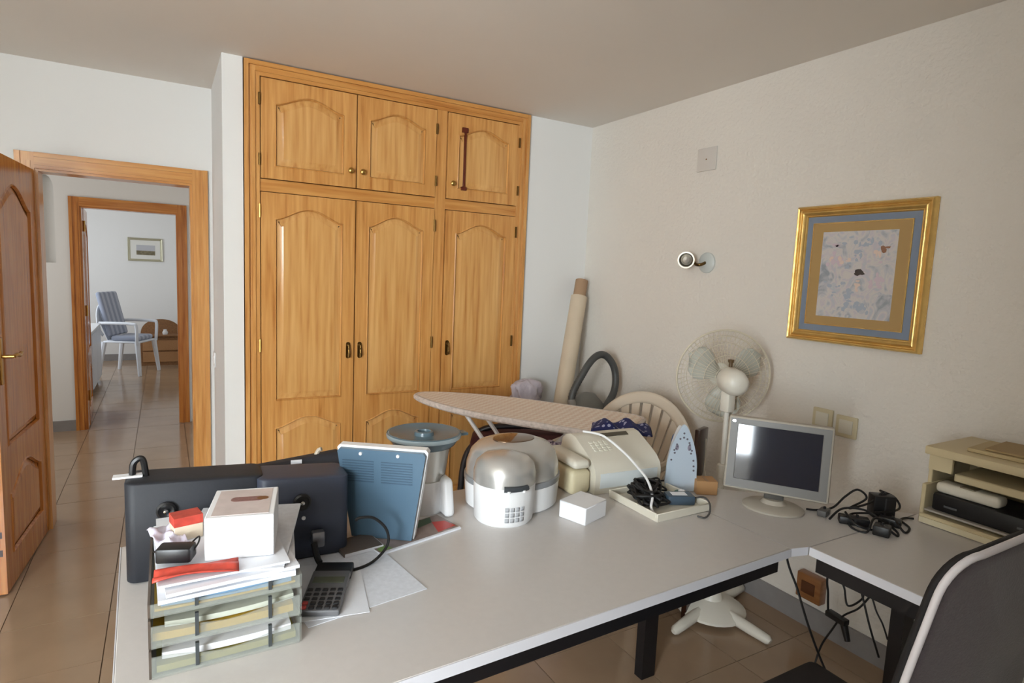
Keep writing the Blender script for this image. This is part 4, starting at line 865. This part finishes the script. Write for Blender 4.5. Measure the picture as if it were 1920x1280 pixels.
for (x, z) in [(0, 0.205), (-0.012, 0.185), (0.012, 0.185), (-0.022, 0.165), (0.022, 0.165), (-0.03, 0.145), (0.03, 0.145), (-0.024, 0.150), (0.024, 0.150), (-0.038, 0.11), (0.038, 0.11), (0.040, 0.09), (0.041, 0.075), (-0.02, 0.158), (0.02, 0.172), (0.0, 0.19), (-0.028, 0.135), (0.028, 0.135)]:
    MB().lathe([(0.0036, 0.010), (0.0036, 0.0106), (0, 0.0106)], 8, (x, 0, z), FY).build('steam_hole', HO, ir)

for x in (-0.021, 0.021):
    MB().lathe([(0.0075, 0.010), (0.0075, 0.0104), (0, 0.0104)], 12, (x, 0, 0.155), FY, sx=0.8, sy=1.5).build('steam_vent', mat('vent_mauve', (140, 134, 150), 0.5), ir)
# monitor
mo = thing('computer_monitor', 'small grey flat monitor on a round foot, its dark screen reflecting daylight', 'monitor', (1.712, 1.195, ZD), -55.5)
MB().lathe([(0.095, 0.0), (0.095, 0.006), (0.085, 0.012), (0.04, 0.018), (0.03, 0.03), (0, 0.03)], 32, sx=1.0, sy=0.85).build('foot', GREYE, mo)
MB().rbox(-0.03, 0.03, -0.005, 0.035, 0.02, 0.12, 0.006).build('stand', mat('stand_dark', (84, 82, 78), 0.5), mo)
T2 = Matrix.Translation((0, 0.0, 0.045)) @ Matrix.Rotation(R(-7), 4, 'X') @ Matrix.Diagonal((0.94, 1, 0.975, 1))
MB().rbox(-0.168, 0.168, -0.016, 0.030, 0.0, 0.248, 0.008, 2).xf(T2).build('housing', GREYE, mo)
b = MB().rbox(-0.11, 0.11, 0.028, 0.062, 0.03, 0.21, 0.016, 2).xf(T2); b.build('rear_shell', GREYE, mo)
hole = [(-0.136, 0.036), (0.136, 0.036), (0.136, 0.222), (-0.136, 0.222)]; outr = [(-0.160, 0.008), (0.160, 0.008), (0.160, 0.240), (-0.160, 0.240)]
b = MB(); tri = tessellate_polygon([[Vector((x, z, 0)) for x, z in outr], [Vector((x, z, 0)) for x, z in hole]])
b.add([(x, -0.0185, z) for x, z in outr + hole], [tuple(t) for t in tri]); n4 = 4
b.add([(x, -0.0185, z) for x, z in outr] + [(x, -0.016, z) for x, z in outr], [(i, (i + 1) % 4, (i + 1) % 4 + 4, i + 4) for i in range(4)])
b.add([(x, -0.0185, z) for x, z in hole] + [(x * 0.98, -0.0165, 0.129 + (z - 0.129) * 0.98) for x, z in hole], [(i, (i + 1) % 4, (i + 1) % 4 + 4, i + 4) for i in range(4)])
b.xf(T2).build('bezel', GREYP, mo, smooth=None)
MB().box(-0.135, 0.135, -0.0172, -0.0165, 0.037, 0.221).xf(T2).build('screen', mat('dark_blue_glass', (14, 20, 38), 0.06, spec=0.6), mo, smooth=None)
MB().prism([(-0.149 + 0.006 * math.cos(k * math.pi / 6), 0.230 + 0.004 * math.sin(k * math.pi / 6)) for k in range(12)], 0.0186, 0.0192).xf(T2 @ YUP).build('badge', CHROME, mo, smooth=None)

tb = thing('small_cardboard_box', 'small tan cardboard box on the desk corner left of the monitor', 'box', (1.612, 1.395, ZD), -30)
MB().rbox(-0.036, 0.036, -0.03, 0.03, 0.0, 0.048, 0.0015, 1).build('carton', mat('tan_cardboard', (176, 134, 90), 0.8), tb)
MB().box(-0.005, 0.005, -0.0305, 0.0305, 0.048, 0.0486).build('tape', mat('brown_tape', (150, 108, 66), 0.4), tb, smooth=None)

# adaptors and cables right of the monitor
for (lbl, loc, rz, sz) in (
        ('large black adaptor standing upright by the rack', (1.985, 1.000, ZD), -35, (0.034, 0.022, 0.072)),
        ('black plug adaptor nearest the seam between the desks', (1.835, 0.915, ZD), 20, (0.022, 0.022, 0.03)),
        ('flat black adaptor lying left in the cable heap', (1.835, 1.000, ZD), -50, (0.042, 0.018, 0.024)),
        ('black adaptor lying under the upright one', (1.935, 0.945, ZD), -70, (0.03, 0.016, 0.024)),
        ('grey plug lying under the monitor corner', (1.815, 1.085, ZD), 15, (0.024, 0.014, 0.02))):
    t = thing('power_adaptor', lbl, 'adaptor', loc, rz, 'adaptors beside the monitor')
    ma = mat('grey_plug', (92, 90, 88), 0.5) if 'grey' in lbl else BLACKP
    MB().rbox(-sz[0], sz[0], -sz[1], sz[1], 0.0, sz[2], 0.004).build('housing', ma, t)
    MB().box(-sz[0] * 0.04, sz[0] * 0.10, -sz[1] - 0.0006, -sz[1], 0.006, sz[2] - 0.006).build('seam', mat('seam_grey', (60, 60, 62), 0.5), t, smooth=None)
    MB().tube([(sz[0] * 0.2, 0, sz[2] - 0.001), (sz[0] * 0.2, 0, sz[2] + 0.007)], 0.004, 8).build('strain_relief', BLACKC, t)
def cable(label, pts, r=0.0035, ma=BLACKC, n=8, nm='power_cable'):
    return tag(MB().tube(spline(pts, n), r, 7).build(nm, ma), label, 'cable')
cz = ZD + 0.004
cable('black cable looping from the monitor to the upright adaptor', [(1.800, 1.135, cz), (1.825, 1.115, cz), (1.87, 1.09, cz + 0.01), (1.90, 1.07, cz + 0.05), (1.93, 1.05, cz + 0.075), (1.95, 1.03, cz + 0.05), (1.90, 1.05, cz + 0.02), (1.88, 1.03, cz + 0.03), (1.94, 1.01, cz + 0.045), (1.985, 1.0, 0.822)])
cable('black cable winding through the adaptor heap to the front plug', [(1.985, 1.01, 0.822), (2.03, 0.985, 0.80), (2.02, 0.965, 0.77), (1.93, 0.99, cz + 0.02), (1.87, 1.03, cz + 0.01), (1.80, 0.99, cz), (1.80, 0.94, cz), (1.86, 0.95, cz + 0.03), (1.90, 0.91, cz), (1.86, 0.885, cz), (1.835, 0.92, 0.774)])
cable('thin black cable crossing the desk seam towards the rack', [(1.94, 0.94, cz + 0.025), (1.91, 0.89, cz), (1.96, 0.90, cz), (2.0, 0.945, cz), (2.035, 0.95, cz), (2.055, 0.935, cz)])
cable('short black cable twisted around the flat adaptor', [(1.79, 1.05, cz), (1.84, 1.04, cz + 0.03), (1.88, 0.99, cz + 0.035), (1.89, 0.94, cz + 0.01), (1.85, 0.93, cz), (1.80, 0.97, cz + 0.01), (1.82, 1.02, cz + 0.03)])

# paper rack on the side desk
rk = thing('paper_rack', 'cream desk rack with shelves holding a black device', 'rack', (2.06, 0.45, ZD))
RC = mat('rack_cream', (206, 190, 152), 0.5)
# local: front plane x=0, depth +x, length +y (0 .. .475)
MB().rbox(0.0, 0.285, 0.0, 0.475, 0.0, 0.030, 0.003, 1).build('base_shelf', RC, rk)
MB().box(-0.006, 0.0, 0.10, 0.470, 0.002, 0.020).build('base_lip', mat('rack_lip', (220, 208, 176), 0.5), rk, smooth=None)
MB().rbox(0.005, 0.285, 0.0, 0.465, 0.040, 0.046, 0.001, 1).build('paper_shelf', mat('grey_shelf', (176, 170, 160), 0.4), rk)
MB().rbox(0.0, 0.285, 0.463, 0.475, 0.030, 0.125, 0.002, 1).build('side_panel', RC, rk)
MB().rbox(0.03, 0.285, 0.463, 0.475, 0.125, 0.225, 0.002, 1).build('side_panel', RC, rk)
MB().rbox(0.0, 0.285, 0.0, 0.012, 0.030, 0.225, 0.002, 1).build('side_panel', RC, rk)
MB().rbox(0.275, 0.285, 0.012, 0.463, 0.030, 0.225, 0.002, 1).build('rear_panel', RC, rk)
MB().rbox(0.02, 0.275, 0.012, 0.40, 0.152, 0.176, 0.003, 1).build('middle_shelf', RC, rk)
MB().rbox(-0.01, 0.285, 0.0, 0.475, 0.222, 0.248, 0.004, 2).build('top_shelf', RC, rk)
MB().box(0.0, 0.012, 0.40, 0.463, 0.176, 0.222).build('corner_block', RC, rk, smooth=None)
dv = thing('black_device', 'flat black electronic device on the lower rack shelf', 'device', (2.075, 0.66, ZD + 0.0465), 0)
MB().rbox(0.0, 0.17, -0.17, 0.24, 0.0, 0.055, 0.008, 2).build('body', BLACKP, dv)
MB().box(-0.001, 0.0, -0.10, 0.02, 0.022, 0.028).build('front_strip', mat('strip_grey', (90, 92, 94), 0.3), dv, smooth=None)
MB().box(-0.001, 0.0, 0.17, 0.205, 0.018, 0.024).build('indicator', mat('strip_grey', (90, 92, 94)), dv, smooth=None)
ph = thing('telephone_handset', 'cream handset resting on the black device in the rack', 'handset', (2.115, 0.815, ZD + 0.102), 0)
MB().rbox(-0.03, 0.03, -0.085, 0.085, 0.0, 0.034, 0.013, 3).build('handset', CREAM, ph)
MB().rbox(-0.026, 0.026, -0.02, 0.02, 0.033, 0.036, 0.001, 1).build('keypad', mat('pad_grey', (160, 150, 128), 0.5), ph)
tp = thing('flat_bundle', 'flat beige bundle of envelopes lying on top of the rack', 'envelopes', (2.20, 0.70, ZD + 0.2485), 4)
MB().rbox(-0.09, 0.09, -0.16, 0.14, 0.0, 0.012, 0.002, 1).build('envelope', mat('manila', (190, 170, 128), 0.7), tp)
MB().rbox(-0.08, 0.09, -0.12, 0.10, 0.0124, 0.020, 0.002, 1).build('envelope', mat('manila_dark', (166, 142, 100), 0.7), tp)

# cables hanging under the side desk
cable('long black cable sweeping from the desk corner to the floor', [(1.90, 1.250, 0.70), (1.90, 1.255, 0.52), (1.90, 1.20, 0.41), (1.905, 1.15, 0.30), (1.93, 1.10, 0.18), (1.97, 1.05, 0.07), (2.02, 1.0, 0.006), (2.10, 0.96, 0.006)], 0.004)
cable('straight black cable hanging below the side desk', [(2.08, 0.975, 0.71), (2.10, 1.12, 0.60), (2.10, 1.21, 0.43), (2.10, 1.207, 0.34), (2.10, 1.20, 0.275)], 0.004)
cable('black cable tangled around the hanging plugs', [(2.05, 0.95, 0.71), (2.09, 1.13, 0.55), (2.10, 1.166, 0.435), (2.10, 1.15, 0.39), (2.10, 1.131, 0.336), (2.10, 1.084, 0.391), (2.10, 1.10, 0.43), (2.10, 1.078, 0.374), (2.10, 1.05, 0.30), (2.12, 1.02, 0.20)], 0.0035)
cable('black cable running from the hanging plugs down to the tiles', [(2.12, 1.07, 0.40), (2.11, 1.10, 0.34), (2.10, 1.146, 0.288), (2.10, 1.179, 0.218), (2.10, 1.212, 0.136), (2.08, 1.217, 0.06), (2.05, 1.20, 0.006), (1.98, 1.12, 0.006)], 0.0035)
cable('thin black cable drooping beside the side desk leg', [(2.06, 0.93, 0.70), (2.10, 1.056, 0.47), (2.10, 1.043, 0.383), (2.10, 1.01, 0.332), (2.08, 0.98, 0.30)], 0.003)
pg = thing('power_strip', 'black power strip hanging among the cables under the desk', 'power strip', (2.10, 1.17, 0.262), -8)
MB().rbox(-0.015, 0.015, -0.045, 0.035, 0.0, 0.022, 0.004).build('housing', BLACKP, pg)
MB().tube([(0, -0.035, 0.0), (0.0, -0.055, -0.05)], [0.013, 0.010], 10).build('plug', BLACKP, pg)

# ------------------------------------------------------------------ office chair (seen from behind)
oc = thing('office_chair', 'grey fabric office chair with white piping, its back to the viewer', 'chair', (1.262, 0.655, 0), 0)
FAB = mat('grey_chair_fabric', (84, 76, 80), 0.9, bump=(260, 0.35, 0.002), var=(140, 0.18), sheen=0.3); PIPE = mat('white_piping', (226, 222, 226), 0.4); SEATM = mat('dark_seat_fabric', (44, 38, 36), 0.9)
# back panel: rounded outline, slightly hollow; local x across, chair faces +y
BW, BH, ZB, ZT = 0.235, 0.30, 0.50, 1.06
def bo(off=0.0):
    pts = []
    for (x, z, a0, r) in ((0.232, 0.53, -90, 0.04), (0.242, 0.990, 0, 0.070), (-0.242, 0.990, 90, 0.070), (-0.232, 0.53, 180, 0.04)):
        for k in range(9):
            a = R(a0 + 90 * k / 8); rr = r + off; cx = x - math.copysign(r, x)
            pts.append((cx + rr * math.cos(a), z + rr * math.sin(a)))
    out = []
    for i, (x, z) in enumerate(pts):                     # extra points along the sides so the flare is smooth
        out.append((x, z)); x2, z2 = pts[(i + 1) % len(pts)]
        if abs(z2 - z) > 0.1:
            for k in range(1, 10): out.append((x + (x2 - x) * k / 10, z + (z2 - z) * k / 10))
    return [(x * (1 + 0.10 * math.sin(math.pi * min(1, max(0, (1.0 - z) / 0.5))) ** 1.2), z) for x, z in out]
def by(x, z): return -0.20 - 0.25 * (z - 0.55) * 0.5 + 0.9 * x * x * 0.6
def back_sheet(off, name, ma, y_off, th):
    pts = bo(off); cx, czz = 0, 0.79; n = len(pts); rings = [0.25, 0.5, 0.75, 0.92, 1.0]; vs = [(cx, by(0, czz) + y_off, czz)]; fs = []
    for k in rings:
        for (x, z) in pts: vs.append((cx + (x - cx) * k, by((x - cx) * k, czz + (z - czz) * k) + y_off - 0.010 * (1 - k ** 4), czz + (z - czz) * k))
    for i in range(n): fs.append((0, 1 + i, 1 + (i + 1) % n))
    for q in range(len(rings) - 1):
        for i in range(n): fs.append((1 + q * n + i, 1 + q * n + (i + 1) % n, 1 + (q + 1) * n + (i + 1) % n, 1 + (q + 1) * n + i))
    return MB().add(vs, fs).build(name, ma, oc, smooth=60, solid=th)
back_sheet(0.0, 'backrest', FAB, -0.010, 0.008)
back_sheet(0.001, 'backrest_front', mat('black_mesh', (26, 24, 26), 0.8), 0.0, 0.010)
pr = [(x, by(x, z) - 0.012, z) for x, z in bo(0.0)]
MB().tube(pr, 0.0060, 10, closed=True).build('piping', PIPE, oc)
b = MB().rbox(-0.235, 0.235, -0.20, 0.235, 0.415, 0.475, 0.028, 3); b.v = [(x * (1 - 0.25 * max(0, -y)), y, z) for x, y, z in b.v]; b.build('seat', SEATM, oc, smooth=60)
MB().tube(spline([(0, -0.12, 0.40), (0, -0.24, 0.41), (0, -0.255, 0.50), (0, -0.225, 0.62)]), 0.022, 10).build('back_bracket', BLACKP, oc)
MB().lathe([(0.025, 0.10), (0.025, 0.40)], 14).build('gas_post', BLACKM, oc)
for k in range(5):
    a = R(18 + 72 * k); c, s = math.cos(a), math.sin(a)
    MB().tube([(0.02 * c, 0.02 * s, 0.11), (0.27 * c, 0.27 * s, 0.075)], [0.024, 0.016], 8).build('base_arm', BLACKP, oc)
    MB().lathe([(0.0, -0.02), (0.028, -0.02), (0.028, 0.02), (0, 0.02)], 14, (0.27 * c, 0.27 * s, 0.0285), face_matrix((-s, c, 0))).build('caster', BLACKP, oc)

# ------------------------------------------------------------------ far room
fp = thing('small_framed_print', 'small landscape print in a silver frame on the far room wall', 'picture', (-0.225, YF - 0.001, 1.43))
SIL = mat('silver_frame', (196, 192, 168), 0.35, 0.6)
for s in rect_frame(-0.215, 0.215, 0, 0.33, 0.035, 0.015, 0.022):
    s.xf(Matrix.Rotation(R(90), 4, 'Z')); s.build('frame_side', SIL, fp, smooth=30)
MB().box(-0.182, 0.182, -0.010, 0.0, 0.032, 0.298).build('mount', mat('ivory_mount', (226, 224, 216), 0.7), fp, smooth=None)
MB().box(-0.11, 0.12, -0.0115, -0.010, 0.09, 0.23).build('landscape_sky', mat('print_sky', (186, 186, 190), 0.6), fp, smooth=None)
MB().box(-0.11, 0.12, -0.0125, -0.0115, 0.09, 0.15).build('landscape_field', mat('print_field', (134, 124, 96), 0.6, var=(40, 0.5)), fp, smooth=None)
gc = resin_chair('white plastic garden chair with a striped cushion in the far room', (-0.40, 9.05, 0), 66, mat('white_resin', (228, 232, 238), 0.4))
cu = thing('striped_cushion', 'blue-grey striped cushion leaning on the white plastic chair', 'cushion', (-0.40, 9.05, 0.432), 66)
def striped():
    ma = bpy.data.materials.new('striped_fabric'); ma.use_nodes = True; nt = ma.node_tree; b = nt.nodes['Principled BSDF']; b.inputs['Roughness'].default_value = 0.9
    tc = nt.nodes.new('ShaderNodeTexCoord'); w = nt.nodes.new('ShaderNodeTexWave'); w.inputs['Scale'].default_value = 3.2; w.inputs['Distortion'].default_value = 0; nt.links.new(tc.outputs['Object'], w.inputs['Vector'])
    r = nt.nodes.new('ShaderNodeValToRGB'); r.color_ramp.interpolation = 'CONSTANT'; e = r.color_ramp.elements; e[0].color = srgb(150, 156, 172); e[1].position = 0.5; e[1].color = srgb(182, 186, 198)
    nt.links.new(w.outputs['Fac'], r.inputs['Fac']); nt.links.new(r.outputs['Color'], b.inputs['Base Color']); return ma
STR = striped()
MB().rbox(-0.20, 0.20, -0.20, 0.12, 0.0, 0.06, 0.025, 3).build('seat_pad', STR, cu)
b = MB().rbox(-0.20, 0.20, -0.03, 0.03, 0.0, 0.56, 0.025, 3); b.xf(Matrix.Translation((0, 0.13, 0.055)) @ Matrix.Rotation(R(-14), 4, 'X')); b.build('back_pad', STR, cu)
WIC = mat('wicker_brown', (150, 106, 66), 0.7, bump=(60, 0.6, 0.01), var=(50, 0.35))
wc = thing('wicker_cabinet', 'brown wicker cabinet with rounded back in the far room corner', 'cabinet', (-0.04, 9.75, 0))
b = MB().prism([(-0.26, 0.0), (0.24, 0.0), (0.24, 0.40), (-0.26, 0.40)], -0.16, 0.16); b.xf(YUP); b.build('carcass', WIC, wc, smooth=None)
b = MB().prism([(-0.01 + 0.25 * math.cos(R(6 * k)), 0.40 + 0.22 * math.sin(R(6 * k)) ** 0.8) for k in range(31)], -0.16, -0.12); b.xf(YUP); b.build('back_rest', WIC, wc, smooth=None)
for z in (0.05, 0.21): MB().box(-0.23, 0.21, -0.172, -0.160, z, z + 0.14).build('drawer', mat('wicker_light', (176, 130, 86), 0.7, bump=(60, 0.6, 0.01)), wc, smooth=None)
MB().rbox(-0.27, 0.25, -0.18, 0.16, 0.40, 0.42, 0.006).build('top', WIC, wc)
cl = thing('white_ornament', 'small white ornament on the wicker cabinet', 'ornament', (0.0, 9.70, 0.4205))
MB().lathe([(0.0, 0), (0.03, 0), (0.036, 0.03), (0.02, 0.06), (0.024, 0.07), (0, 0.075)], 16).build('ornament', WPLA, cl)
wc2 = thing('white_cabinet', 'low white cabinet along the left side of the far room', 'cabinet', (-0.86, 8.05, 0))
MB().rbox(-0.20, 0.19, -0.50, 0.50, 0.06, 0.66, 0.004, 1).build('carcass', mat('cabinet_white', (222, 228, 236), 0.35), wc2)
MB().box(-0.18, 0.16, -0.48, 0.48, 0.0, 0.06).build('plinth', GREYP, wc2, smooth=None)
MB().rbox(-0.21, 0.20, -0.51, 0.51, 0.66, 0.685, 0.003, 1).build('worktop', mat('cabinet_top', (236, 238, 240), 0.3), wc2)
for y in (-0.49, 0.005): MB().box(0.19, 0.2, y, y + 0.485, 0.075, 0.645).build('door_panel', mat('cabinet_white', (222, 228, 236)), wc2, smooth=None)
